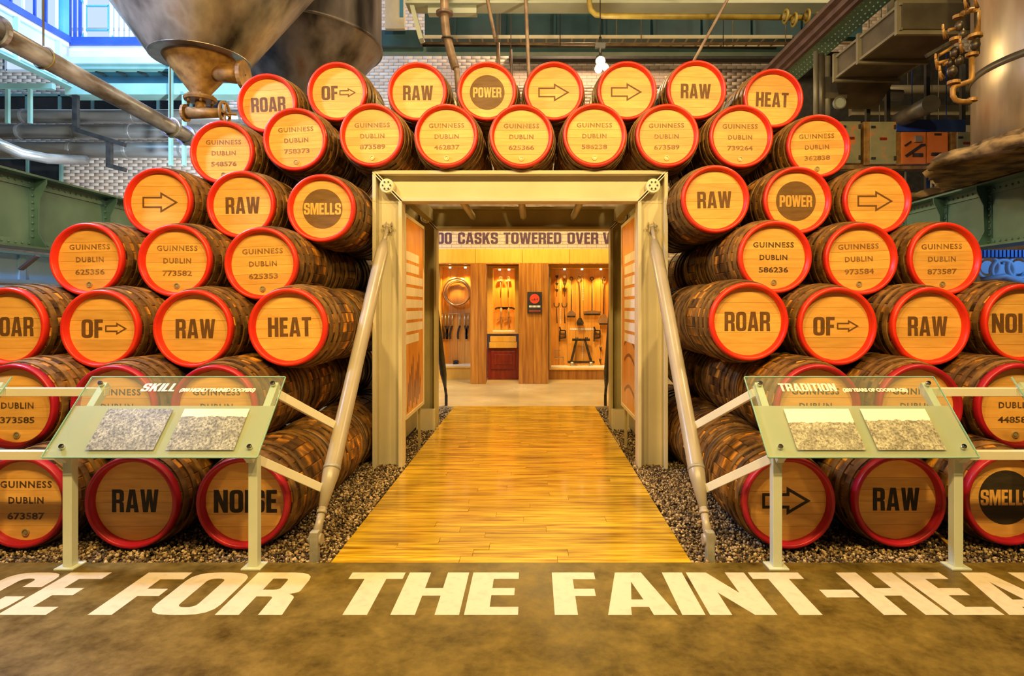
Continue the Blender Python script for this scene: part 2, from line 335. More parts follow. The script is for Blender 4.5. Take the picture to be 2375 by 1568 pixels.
# ---------------------------------------------------------------- heavy condensed capitals
def fil(pts, seg=4):
    out = []; n = len(pts)
    for i, p in enumerate(pts):
        if len(p) < 3 or p[2] == 0: out.append((p[0], p[1])); continue
        a = Vector(pts[i-1][:2]); b = Vector(p[:2]); c = Vector(pts[(i+1) % n][:2])
        d1 = (a-b); d2 = (c-b); r = min(p[2], d1.length*.5, d2.length*.5); d1.normalize(); d2.normalize()
        s, e = b+d1*r, b+d2*r
        for k in range(seg+1):
            t = k/seg; q = s*(1-t)**2+b*2*t*(1-t)+e*t*t; out.append((q.x, q.y))
    return out
T = .2; WD = .54
G = {
 'H': (.56, [[(0, 0), (0, 1), (T, 1), (T, .6), (.36, .6), (.36, 1), (.56, 1), (.56, 0), (.36, 0), (.36, .42), (T, .42), (T, 0)]]),
 'E': (.44, [[(0, 0), (0, 1), (.43, 1), (.43, .83), (T, .83), (T, .6), (.40, .6), (.40, .43), (T, .43), (T, .17), (.44, .17), (.44, 0)]]),
 'F': (.42, [[(0, 0), (0, 1), (.42, 1), (.42, .82), (T, .82), (T, .58), (.39, .58), (.39, .41), (T, .41), (T, 0)]]),
 'L': (.42, [[(0, 0), (0, 1), (T, 1), (T, .17), (.42, .17), (.42, 0)]]),
 'T': (.50, [[(.15, 0), (.15, .83), (0, .83), (0, 1), (.5, 1), (.5, .83), (.35, .83), (.35, 0)]]),
 'I': (.20, [[(0, 0), (0, 1), (T, 1), (T, 0)]]),
 '-': (.30, [[(0, .38), (0, .56), (.3, .56), (.3, .38)]]),
 'A': (.60, [[(0, 0), (.17, 1), (.43, 1), (.60, 0), (.395, 0), (.38, .17), (.22, .17), (.205, 0)], [(.245, .33), (.355, .33), (.30, .76)]]),
 'N': (.58, [[(0, 0), (0, 1), (.20, 1), (.39, .48), (.39, 1), (.58, 1), (.58, 0), (.39, 0), (.19, .5), (.19, 0)]]),
 'M': (.74, [[(0, 0), (0, 1), (.26, 1), (.37, .45), (.48, 1), (.74, 1), (.74, 0), (.56, 0), (.56, .65), (.44, 0), (.30, 0), (.18, .65), (.18, 0)]]),
 'W': (.84, [[(.13, 0), (0, 1), (.19, 1), (.255, .42), (.32, 1), (.52, 1), (.585, .42), (.65, 1), (.84, 1), (.71, 0), (.49, 0), (.42, .52), (.35, 0)]]),
 'V': (.58, [[(.17, 0), (0, 1), (.20, 1), (.29, .33), (.38, 1), (.58, 1), (.41, 0)]]),
 'K': (.58, [[(0, 0), (0, 1), (T, 1), (T, .62), (.35, 1), (.57, 1), (.39, .60), (.58, 0), (.37, 0), (.26, .38), (T, .28), (T, 0)]]),
 'O': (.56, [[(0, 0, .22), (0, 1, .22), (.56, 1, .22), (.56, 0, .22)], [(.2, .16, .08), (.36, .16, .08), (.36, .84, .08), (.2, .84, .08)]]),
 'C': (.54, [[(0, 0, .22), (0, 1, .22), (.54, 1, .22), (.54, .62), (.35, .62), (.35, .84, .08), (.2, .84, .08), (.2, .16, .08), (.35, .16, .08), (.35, .40), (.54, .40), (.54, 0, .22)]]),
 'D': (.56, [[(0, 0), (0, 1), (.56, 1, .24), (.56, 0, .24)], [(.2, .16), (.36, .16, .07), (.36, .84, .07), (.2, .84)]]),
 'P': (.54, [[(0, 0), (0, 1), (.54, 1, .2), (.54, .38, .2), (T, .38), (T, 0)], [(.2, .54), (.35, .54, .06), (.35, .84, .06), (.2, .84)]]),
 'R': (.56, [[(0, 0), (0, 1), (.55, 1, .2), (.55, .50, .1), (.47, .46), (.54, .40, .05), (.56, 0), (.36, 0), (.35, .40, .04), (T, .40), (T, 0)], [(.2, .56), (.35, .56, .05), (.35, .84, .05), (.2, .84)]]),
 'S': (.54, [[(.54, .64), (.54, 1, .2), (0, 1, .2), (0, .47, .14), (.35, .38, .04), (.35, .16, .06), (.19, .16, .06), (.19, .34), (0, .34), (0, 0, .2), (.54, 0, .2), (.54, .53, .14), (.19, .63, .04), (.19, .84, .06), (.35, .84, .06), (.35, .64)]]),
}
def heavy(s, h, width=None, gap=.07, origin='c'):
    out = []; x = 0
    for ch in s:
        if ch == ' ': x += .26; continue
        wd, loops = G[ch]; out.append([[(px+x, py) for px, py in fil(lp)] for lp in loops]); x += wd+gap
    tot = x-gap; kx = (width/tot) if width else h
    ox = -tot*kx/2 if origin == 'c' else 0; oz = -h/2 if origin == 'c' else 0
    return [[[(px*kx+ox, py*h+oz) for px, py in lp] for lp in g] for g in out]
_fc = {}
def thin(s, size, sp=1.0, off=0.0, align='CENTER', shear=0):
    key = (s, size, sp, off, align, shear)
    if key in _fc: return _fc[key]
    cu = bpy.data.curves.new('t', 'FONT'); cu.body = s; cu.size = size; cu.space_character = sp; cu.offset = off; cu.align_x = align; cu.shear = shear
    cu.resolution_u = 2; ob = bpy.data.objects.new('t', cu)
    me = bpy.data.meshes.new_from_object(ob)
    r = ([(v.co.x, v.co.y) for v in me.vertices], [tuple(p.vertices) for p in me.polygons])
    bpy.data.objects.remove(ob); bpy.data.curves.remove(cu); bpy.data.meshes.remove(me); _fc[key] = r; return r
def add_thin(mb, tv, o, u, v):
    o = Vector(o); u = Vector(u); v = Vector(v); return mb.add([o+u*a+v*b for a, b in tv[0]], tv[1])

# ================================================================ structure: floors, gravel
mb = MB().box(-9, 9, -5, 3.66, -.25, 0)
o = mb.build('floor', M['floor'], kind='structure')
FLOOR = o
mb = MB().box(-13.5, 13.5, 9.43, 14.5, -.25, -.004); mb.build('floor', M['floor_back'], kind='structure')
mb = MB().box(-13.5, -1.26, 3.66, 9.43, -.3, -.07).box(1.0, 13.5, 3.66, 9.43, -.3, -.07).box(-1.26, 1.0, 3.66, 9.43, -.3, -.06)
BED = mb.build('gravel_bed', M['bed'], kind='structure')
# floor lettering: PLACE FOR THE FAINT-HEARTED, painted flat
def floor_word(word, xa, xb):
    y0, y1 = 3.035, 3.52
    for g in heavy(word, y1-y0, xb-xa, .04):
        q = MB(); q.prism([[(px+(xa+xb)/2, py) for px, py in lp] for lp in g], (0, (y0+y1)/2, .0005), (1, 0, 0), (0, 1, 0), .001)
        q.build('letter', M['letter'], FLOOR)
floor_word('PLACE', -3.95, -2.45)
floor_word('FOR', -2.24, -1.262)
floor_word('THE', -1.051, -.075)
floor_word('FAINT-HEARTED', .11, 4.04)
# walkway boards, 0.1 m wide, running across, each board a piece of its own
WALK = thing('walkway', (-.13, 3.66, 0), 'honey coloured boardwalk leading in through the cream steel portal', 'walkway')
y = 3.66; k = 0
while y < 9.40:
    bw = .1 if y < 6 else .115
    cuts = [-1.226, .963]; c1 = random.uniform(-1.0, .7); cuts.insert(1, c1)
    if random.random() < .3 and c1 < .1: cuts.insert(2, c1+.6)
    for a, b in zip(cuts[:-1], cuts[1:]):
        MB().box(a+.001, b-.001, y+.0012, min(y+bw, 9.43)-.0012, -.055, random.uniform(-.0015, .0015)).build('plank', M['plank'], WALK)
    y += bw; k += 1
# gravel: loose stones, one countless mass
def gravel():
    t = (1+5**.5)/2
    iv = np.array([(-1, t, 0), (1, t, 0), (-1, -t, 0), (1, -t, 0), (0, -1, t), (0, 1, t), (0, -1, -t), (0, 1, -t), (t, 0, -1), (t, 0, 1), (-t, 0, -1), (-t, 0, 1)])/1.9
    fi = np.array([(0, 11, 5), (0, 5, 1), (0, 1, 7), (0, 7, 10), (0, 10, 11), (1, 5, 9), (5, 11, 4), (11, 10, 2), (10, 7, 6), (7, 1, 8), (3, 9, 4), (3, 4, 2), (3, 2, 6), (3, 6, 8), (3, 8, 9), (4, 9, 5), (2, 4, 11), (6, 2, 10), (8, 6, 7), (9, 8, 1)])
    regs = [(-5.0, -1.235, 3.675, 4.3, 15000), (.97, 5.0, 3.675, 4.3, 15000), (-1.95, -1.235, 4.3, 6.0, 8500), (.97, 1.7, 4.3, 6.0, 8500),
            (-1.55, -1.235, 6.0, 9.42, 3500), (.97, 1.3, 6.0, 9.42, 3500)]
    cs = []; ss = []
    for x0, x1, y0, y1, n in regs:
        # a thin skin of larger stones lying on the bed
        cs.append(np.stack([rng.uniform(x0, x1, n), rng.uniform(y0, y1, n), rng.uniform(-.05, -.016, n)], 1)); ss.append(rng.uniform(.005, .0125, n))
    cs = np.concatenate(cs); ss = np.concatenate(ss); n = len(cs)
    rise = np.clip((cs[:, 1]-3.8)*.06, 0, .035)*((cs[:, 1] < 6)); cs[:, 2] += rise + .012*np.sin(cs[:, 0]*5)*np.cos(cs[:, 1]*6)
    an = rng.uniform(0, 6.28, n); sc3 = rng.uniform(.6, 1.35, (n, 3))
    V = iv[None]*sc3[:, None]*ss[:, None, None]
    V += rng.normal(0, .10, V.shape)*ss[:, None, None]
    x = V[..., 0]*np.cos(an)[:, None]-V[..., 1]*np.sin(an)[:, None]; yy = V[..., 0]*np.sin(an)[:, None]+V[..., 1]*np.cos(an)[:, None]
    V = np.stack([x, yy, V[..., 2]], -1)+cs[:, None]
    Fc = fi[None]+np.arange(n)[:, None, None]*12
    me = fast_mesh('gravel', V.reshape(-1, 3), Fc.reshape(-1, 3), M['gravel'])
    o = bpy.data.objects.new('gravel', me); C.objects.link(o)
    tag(o, 'loose brown and grey gravel beside the walkway under the stacked casks', 'gravel', kind='stuff')
gravel()
# broken slat lying in the gravel, right
q = MB().bar(P(2165, 1232, 4.15)+Vector((0, 0, .0)), P(2215, 1278, 3.85), .022, .02); q.build('wood_strip', M['gold_wood'], label='thin broken wooden strip lying on the gravel right of the bottom RAW cask', cat='strip')

# ================================================================ casks
RB, RE, LEN = .335, .297, .90
def rad(y): return RB-(RB-RE)*((y-.455)/.425)**2
CZ = RB
def stave_mesh():
    n = 26; q = MB(); a = math.pi/n; ys = [.052+(.86-.052)*i/5 for i in range(6)]; ring = []
    for y in ys:
        r = rad(y); pr = [(-a, r-.022), (-a*.985, r-.0045), (-a*.84, r), (a*.84, r), (a*.985, r-.0045), (a, r-.022)]
        ring.append([(rr*math.sin(t), y, rr*math.cos(t)) for t, rr in pr])
    vs = [v for r in ring for v in r]; fs = []
    for i in range(5):
        for j in range(5): fs.append((i*6+j, i*6+j+1, (i+1)*6+j+1, (i+1)*6+j))
    q.add(vs, fs, False); return q.mesh('stave', M['stave'])
def hoop_mesh(y0, y1):
    q = MB(); q.lathe([(rad(y0)-.003, y0), (rad(y0)+.007, y0), (rad((y0+y1)/2)+.0075, (y0+y1)/2), (rad(y1)+.007, y1), (rad(y1)-.003, y1)], 40, axis='Y', smooth=False); return q.mesh('hoop', M['hoop'])
def rim_mesh(m, back=False):
    q = MB()
    if not back:
        pr = [(.257, .056), (.2585, .052), (.260, .026), (.2665, .022), (.269, .005), (.273, 0), (.285, 0), (.292, .003), (.296, .010), (.300, .060), (.290, .060)]
    else:
        pr = [(.285, .84), (.304, .84), (.298, .895), (.290, .90), (.265, .90), (.255, .86)]
    q.lathe(pr, 48, axis='Y'); return q.mesh('rim', M[m])
STAVE = stave_mesh()
HOOPS = [hoop_mesh(a, b) for a, b in ((.066, .112), (.160, .200), (.255, .290), (.60, .635), (.695, .733), (.775, .815))]
RIM = {0: rim_mesh('rim'), 1: rim_mesh('rim_low')}
RIMB = rim_mesh('dark_end', True); RIMD = rim_mesh('hoop')
ENDB = MB().lathe([(.0005, .868), (.262, .868), (.262, .86), (.0005, .86)], 24, axis='Y', smooth=False).mesh('end', M['dark_end'])
def board_meshes():
    R = .2595; cuts = [-R, -.165, -.085, -.012, .062, .142, R]; out = []
    for a, b in zip(cuts[:-1], cuts[1:]):
        a2, b2 = a+.0007, b-.0007; pts = []
        zs = [a2+(b2-a2)*i/5 for i in range(6)]
        pts = [(math.sqrt(max(R*R-z*z, 1e-7)), z) for z in zs]+[(-math.sqrt(max(R*R-z*z, 1e-7)), z) for z in reversed(zs)]
        q = MB(); q.prism([pts], (0, .070, 0), (1, 0, 0), (0, 0, 1), .016); out.append(q.mesh('head_board', M['head']))
    return out
BOARDS = board_meshes()
BUNG = MB().lathe([(.0005, .046), (.012, .046), (.0125, .051), (.0165, .051), (.017, .044), (.023, .044), (.025, .054)], 20, axis='Y', smooth=False).mesh('bung', M['cork'])
DISC = {k: MB().lathe([(.0004, .0531), (.176, .0531), (.176, .054)], 48, axis='Y', smooth=False).mesh('disc', M[m]) for k, m in ((0, 'disc_brown'), (1, 'disc_black'))}
ARROW = {}
def arrow_loops(w, h, t):
    ty, hx = h*.27, w*.5
    o = [(-w/2, -ty), (0, -ty), (0, -h/2), (w/2, 0), (0, h/2), (0, ty), (-w/2, ty)]
    s = h/2/(w/2); ln = math.hypot(w/2, h/2); k = t*ln/(h/2)   # offset at the tip
    hz = ty+0; top = h/2-(t*(ln+w/2)/(w/2))  # inner head corner height at x = t
    xx = t
    tip = w/2-k; yh = (tip-xx)*s
    i = [(-w/2+t, -ty+t), (xx, -ty+t), (xx, -yh), (tip, 0), (xx, yh), (xx, ty-t), (-w/2+t, ty-t)]
    return [o, i]
def mark_mesh(kind, text, low, tone):
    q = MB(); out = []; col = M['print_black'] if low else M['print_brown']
    fo = dict(o=(0, .0534, 0), u=(1, 0, 0), v=(0, 0, 1), th=.0004, side=False)
    if kind == 'word':
        wd = {'ROAR': .348, 'RAW': .302, 'HEAT': .330, 'NOISE': .410}[text]
        for g in heavy(text, .148, wd): q.prism(g, **fo)
    elif kind == 'of':
        for g in heavy('OF', .142, .163): q.prism([[(x-.085, y) for x, y in lp] for lp in g], **fo)
        out.append(q); q = MB()
        q.prism([[(x+.098, y) for x, y in lp] for lp in arrow_loops(.168, .096, .011)], **fo)
    elif kind == 'arrow': q.prism(arrow_loops(.315, .185, .019 if low else .015), **fo)
    elif kind == 'disc':
        fo['o'] = (0, .0525, 0)
        for g in heavy(text, .102, .328 if text == 'SMELLS' else .288, .05): q.prism(g, **fo)
        col = M['head']
    elif kind == 'num':
        off = .0018
        for t_, w_, z_ in (('GUINNESS', .335, .083), ('DUBLIN', .228, -.020), (text, .242, -.122)):
            tv = thin(t_, .060, 1.0, off); xs = [a[0] for a in tv[0]]; k_ = w_/(max(xs)-min(xs)); m_ = (max(xs)+min(xs))/2
            if t_ != text: tv = thin(t_, .060, 1.16, off); xs = [a[0] for a in tv[0]]; k_ = w_/(max(xs)-min(xs)); m_ = (max(xs)+min(xs))/2
            add_thin(q, ([((a-m_)*k_, b) for a, b in tv[0]], tv[1]), (0, .0533, z_), (1, 0, 0), (0, 0, 1)); out.append(q); q = MB()
        col = M['print_dark'] if tone else M['print_worn']
    if q.v: out.append(q)
    return [a.mesh('lettering', col) for a in out]
MARKS = {}
def cask(x, y, z, mark=None, label='', group=None, low=0, roll=0, tone=0, front=True, name='cask'):
    r = thing(name, (x, y, z-CZ), label, 'cask', group)
    a0 = random.uniform(0, 6.28)
    c = (0, 0, CZ)
    for k in range(26): inst('stave', STAVE, r, c, (0, a0+k*2*math.pi/26, 0))
    for h in HOOPS: inst('hoop', h, r, c)
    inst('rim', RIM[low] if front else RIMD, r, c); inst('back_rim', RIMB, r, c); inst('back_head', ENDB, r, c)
    if front:
        hr = (0, math.radians(-roll), 0)
        for b in BOARDS: inst('head_board', b, r, c, (0, math.radians(random.uniform(-2, 2))*0+hr[1], 0))
        kind, text = mark; key = (kind, text, low, tone)
        if key not in MARKS: MARKS[key] = mark_mesh(*key)
        if kind == 'disc': inst('disc', DISC[low], r, c, hr)
        for k_, me_ in enumerate(MARKS[key]): inst('arrow_print' if kind == 'arrow' or (kind == 'of' and k_) else 'lettering', me_, r, c, hr)
        if kind == 'num': inst('bung', BUNG, r, (0, 0, CZ-.205))
    return r
D = {1: 3.86, 2: 4.19, 3: 4.55, 4: 4.90, 5: 5.28, 6: 5.65, 7: 6.05}
NUM = 'red-rimmed oak cask stamped with the number %s'
FR = [  # row, px, py, mark kind, text, roll, tone, label
 (1, 44, 1167, 'num', '673587', 0, 1, 'red-rimmed cask stamped 673587 at the bottom left corner, behind the sign post'),
 (1, 301, 1168, 'word', 'RAW', 0, 0, 'bottom-row cask lettered RAW in black, on gravel under the left glass sign'),
 (1, 560, 1169, 'word', 'NOISE', 0, 0, 'bottom-row cask lettered NOISE in black, crossed by a sign post'),
 (1, 1825, 1168, 'arrow', '', 0, 0, 'bottom-row cask with a black outlined arrow, on gravel right of the walkway'),
 (1, 2090, 1164, 'word', 'RAW', 0, 0, 'bottom-row cask lettered RAW in black, on gravel under the right glass sign'),
 (1, 2348, 1160, 'disc', 'SMELLS', 0, 0, 'bottom-row cask with SMELLS on a black disc at the right edge'),
 (2, 25, 944, 'num', '373585', 0, 1, 'red-rimmed cask with number ending 73585 crossed by the left rail'),
 (2, 259, 947, 'num', '673581', 0, 1, 'stamped cask behind the word SKILL on the left glass sign'),
 (2, 493, 947, 'num', '586231', 0, 1, 'stamped cask behind the right half of the left glass sign'),
 (2, 1900, 945, 'num', '673582', 0, 1, 'stamped cask behind the word TRADITION on the right glass sign'),
 (2, 2137, 945, 'num', '625361', 0, 1, 'stamped cask behind the right end of the right glass sign'),
 (2, 2368, 943, 'num', '448582', 0, 1, 'red-rimmed cask with number starting 4485 behind the right rail'),
 (3, 11, 758, 'word', 'ROAR', 0, 0, 'cask lettered ROAR cut off by the left edge of the photo'),
 (3, 228, 763, 'of', '', 0, 0, 'cask lettered OF with a small arrow, above the left glass sign'),
 (3, 444, 763, 'word', 'RAW', 0, 0, 'cask lettered RAW between OF and HEAT above the left glass sign'),
 (3, 665, 759, 'word', 'HEAT', 1, 0, 'cask lettered HEAT beside the left slanting pipe strut'),
 (3, 1733, 746, 'word', 'ROAR', 0, 0, 'cask lettered ROAR beside the right slanting pipe strut'),
 (3, 1945, 757, 'of', '', 0, 0, 'cask lettered OF with a small arrow, above the right glass sign'),
 (3, 2162, 757, 'word', 'RAW', 0, 0, 'cask lettered RAW just left of the cut off NOISE cask'),
 (3, 2376, 750, 'word', 'NOISE', 0, 0, 'cask lettered NOISE cut off by the right edge of the photo'),
 (4, 197, 601, 'num', '625356', 1, 0, 'cask stamped 625356, outermost in the fourth row, left by the riveted girder'),
 (4, 402, 604, 'num', '773582', 0, 0, 'cask stamped 773582, middle of the three in the fourth row on the left'),
 (4, 603, 611, 'num', '625353', 2, 0, 'cask stamped 625353, below the SMELLS and RAW casks left of the portal'),
 (4, 1800, 596, 'num', '586236', 0, 1, 'cask stamped 586236 in dark ink, below the RAW cask right of the portal'),
 (4, 2000, 600, 'num', '973584', 2, 0, 'cask stamped 973584, middle of the three in the fourth row on the right'),
 (4, 2195, 600, 'num', '873587', 1, 0, 'cask stamped 873587, outermost in the fourth row on the right'),
 (5, 363, 467, 'arrow', '', 0, 0, 'cask with a large outlined arrow, outermost of three left of the portal top'),
 (5, 556, 474, 'word', 'RAW', 1, 0, 'cask lettered RAW between the arrow cask and SMELLS, left of the portal top'),
 (5, 743, 482, 'disc', 'SMELLS', 0, 0, 'cask with SMELLS on a brown disc beside the left top corner of the portal'),
 (5, 1661, 461, 'word', 'RAW', 1, 0, 'cask lettered RAW beside the right top corner of the portal'),
 (5, 1852, 464, 'disc', 'POWER', 0, 0, 'cask with POWER on a brown disc, second out from the right portal corner'),
 (5, 2038, 464, 'arrow', '', 0, 0, 'cask with a large outlined arrow in front of the right riveted girder'),
 (6, 512, 352, 'num', '548576', 1, 0, 'cask stamped 548576 under the hopper valve, outermost left of its row'),
 (6, 682, 322, 'num', '758373', 3, 0, 'tilted cask stamped 758373 directly below the upper ROAR cask'),
 (6, 860, 312, 'num', '873589', 1, 0, 'cask stamped 873589 just above the left corner of the portal'),
 (6, 1034, 313, 'num', '462837', 1, 0, 'cask stamped 462837 above the left half of the lintel'),
 (6, 1209, 314, 'num', '625366', 0, 0, 'cask stamped 625366 resting above the middle of the lintel'),
 (6, 1380, 312, 'num', '586238', 0, 0, 'cask stamped 586238 above the right half of the lintel'),
 (6, 1549, 313, 'num', '673589', 1, 0, 'cask stamped 673589 just above the right corner of the portal'),
 (6, 1721, 315, 'num', '739264', 0, 0, 'cask stamped 739264 between the upper right RAW and HEAT casks'),
 (6, 1901, 338, 'num', '362838', 2, 0, 'cask stamped 362838 in front of the painted cabinets, outermost right of its row'),
 (7, 617, 238, 'word', 'ROAR', 3, 0, 'top-row cask lettered ROAR, outermost on the left below the hopper'),
 (7, 780, 211, 'of', '', 1, 0, 'top-row cask lettered OF with a small arrow below the dark tank'),
 (7, 967, 211, 'word', 'RAW', 0, 0, 'top-row cask lettered RAW, immediately left of the upper POWER disc'),
 (7, 1129, 210, 'disc', 'POWER', 0, 0, 'top-row cask with POWER on a brown disc'),
 (7, 1285, 210, 'arrow', '', 0, 0, 'top-row cask with outlined arrow, immediately right of the upper POWER disc'),
 (7, 1455, 209, 'arrow', '', 0, 0, 'top-row cask with outlined arrow just right of the bright spotlight'),
 (7, 1617, 207, 'word', 'RAW', -1, 0, 'top-row cask lettered RAW, immediately left of the upper right HEAT'),
 (7, 1796, 227, 'word', 'HEAT', -2, 0, 'top-row cask lettered HEAT, outermost on the right'),
]
ROWN = {1: 'the bottom row', 2: 'the second row from the floor', 3: 'the third row from the floor', 4: 'the fourth row from the floor', 5: 'the fifth row from the floor', 6: 'the row above the lintel', 7: 'the top row'}
HIDE = set([(1, 44), (1, 2090), (1, 2348), (2, 25), (2, 259), (2, 2137), (2, 2368), (3, 11), (3, 228), (3, 444), (3, 1945), (3, 2162), (3, 2376), (4, 197), (4, 402), (4, 2000), (4, 2195), (5, 363), (5, 556), (5, 1852), (5, 2038), (7, 617), (7, 780), (7, 967), (7, 1455), (7, 1617), (7, 1796)])   # second-layer casks nothing shows of
#HIDEFILL
REF = {(1, 301): 'behind the bottom RAW cask under the left sign', (1, 560): 'behind the bottom NOISE cask', (1, 1825): 'behind the bottom arrow cask',
 (2, 493): 'behind the SKILL sign at the left strut', (2, 1900): 'behind the stamped cask at the TRADITION sign',
 (3, 665): 'behind the lower HEAT cask at the left strut', (3, 1733): 'behind the lower ROAR cask at the right strut',
 (4, 603): 'beneath the SMELLS cask left of the portal', (4, 1800): 'beneath the RAW cask right of the portal top',
 (5, 743): 'behind the SMELLS cask at the portal corner', (5, 1661): 'behind the RAW cask at the portal corner',
 (6, 512): 'behind the cask under the hopper valve', (6, 682): 'under the upper ROAR and OF casks', (6, 860): 'above the left portal corner', (6, 1034): 'showing through the left passage roof',
 (6, 1209): 'showing through the middle passage roof', (6, 1380): 'showing through the right passage roof', (6, 1549): 'above the right portal corner', (6, 1721): 'under the upper right RAW and HEAT casks', (6, 1901): 'behind the outermost right cask of the lintel row',
 (7, 1129): 'behind the upper POWER disc cask', (7, 1285): 'behind the upper arrow cask left of the spotlight'}
for row, px, py, kind, text, roll, tone, lab in FR:
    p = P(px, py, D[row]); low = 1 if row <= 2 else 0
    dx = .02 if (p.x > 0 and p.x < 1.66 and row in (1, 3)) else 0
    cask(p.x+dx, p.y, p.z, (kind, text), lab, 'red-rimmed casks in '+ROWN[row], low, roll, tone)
for row, px, py, kind, text, roll, tone, lab in FR:
    p = P(px, py, D[row])
    short = {'word': 'the %s cask' % text, 'of': 'the OF cask', 'arrow': 'the arrow cask', 'disc': 'the %s disc cask' % text, 'num': 'the cask stamped %s' % text}[kind]
    side = 'left' if px < VX else 'right'
    for lay in (1, 2, 3):
        if (row, px) in HIDE: continue
        yy = p.y+lay*.925
        if lay >= 2 and (row > 4 or abs(px-VX) > 760 or yy > 7.2): continue
        dx = .035 if (p.x > 0 and p.x < 1.66 and row in (1, 3)) else 0
        nth = {1: 'second', 2: 'third', 3: 'fourth'}[lay]
        cask(p.x+dx, yy, p.z-.004*lay, None, 'dark cask %s in depth %s' % (nth, REF[(row, px)]), 'dark casks deeper in the stack', front=False)

# ================================================================ portal
XL, XR, IL, IR, ZT, ZI = -1.528, 1.285, -1.246, 1.000, 2.85, 2.555
def portal_frame(y0, dep, label, name, mat='cream'):
    r = thing(name, ((XL+XR)/2, y0, 0), label, 'portal frame'); m = M[mat]; ft = .034
    y1 = y0+dep; yw = y0+.115
    # column = outer flange, inner flange, recessed web
    for a, b, s in ((XL, IL, 1), (IR, XR, -1)):
        q = MB().box(a, a+ft, y0, y1, -.06, ZI+ .0).box(b-ft, b, y0, y1, -.06, ZI).box(a+ft, b-ft, yw, yw+.012, -.06, ZI)
        if s == 1: q.box(a, a+ft, y0, y1, ZI, ZT-ft)
        else: q.box(b-ft, b, y0, y1, ZI, ZT-ft)
        q.build('column', m, r, bev=.003)
    q = MB().box(XL, XR, y0, y1, ZT-ft, ZT).box(IL, IR, y0, y1, ZI, ZI+ft).box(XL+ft, XR-ft, yw, yw+.012, ZI, ZT-ft)
    q.build('lintel', m, r, bev=.003)
    for (xo, xi, s) in ((XL, IL, 1), (XR, IR, -1)):
        for k in (-1, 1):
            d = Vector((s, 0, -1)).normalized(); pn = Vector((1, 0, s)).normalized()*.011*k
            a = Vector((xo+s*.012, (y0+y1)/2-.006, ZT-.012))+pn; b = Vector((xi-s*.0, (y0+y1)/2-.006, ZI+.0))+pn
            MB().bar(a+Vector((0, -.024, 0)), b+Vector((0, -.024, 0)), .115, .008, up=pn.normalized()).build('mitre_plate', M['mitre'], r)
        cx, cz = (xo+xi)/2, (ZT+ZI)/2
        q = MB().tube([(cx, y0-.014, cz), (cx, yw, cz)], .066, 28)
        q.tube([(cx, y0-.020, cz), (cx, y0-.014, cz)], .046, 24)
        disc = q.build('corner_hub', M['mitre'], r)
        for j in range(6):
            a = j*math.pi/3; MB().tube([(cx+.036*math.cos(a), y0-.028, cz+.036*math.sin(a)), (cx+.036*math.cos(a), y0-.02, cz+.036*math.sin(a))], .009, 8).build('bolt', M['chrome'], disc)
    return r
PF = portal_frame(5.74, .16, 'cream steel portal frame at the entrance, with mitred corners', 'portal_frame')
PB = portal_frame(7.79, .20, 'inner portal frame painted as shaded at the far end of the passage', 'portal_frame', 'cream_shade')
# foot blocks, paler cream put in for the lit bottoms of the columns
for x0, x1 in ((XL+.04, IL-.01), (IR+.01, XR-.04)):
    MB().box(x0, x1, 7.70, 7.785, -.05, .24).build('lit_foot_block', M['cream'], PB)
# side cladding behind the posters
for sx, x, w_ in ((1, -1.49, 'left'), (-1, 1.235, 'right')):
    MB().box(x-.012, x+.012, 6.03, 7.77, .03, 2.83).build('side_cladding', M['cream_shade'], label='plain sheet cladding along the %s side of the passage behind the poster' % w_, cat='panel')
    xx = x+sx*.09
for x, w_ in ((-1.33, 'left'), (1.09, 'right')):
    MB().box(x-.045, x+.045, 6.02, 7.78, 2.66, 2.80).build('tie_beam', M['cream_shade'], label='lengthwise beam along the %s top edge of the passage' % w_, cat='beam')
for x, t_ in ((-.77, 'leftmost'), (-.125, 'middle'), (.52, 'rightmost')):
    MB().tube([(x, 6.02, 2.705), (x, 7.785, 2.705)], .040, 18).build('roof_tube', M['cream_shade'], label='%s of the three steel tubes across the passage roof' % t_, cat='tube', group='tubes across the passage roof')
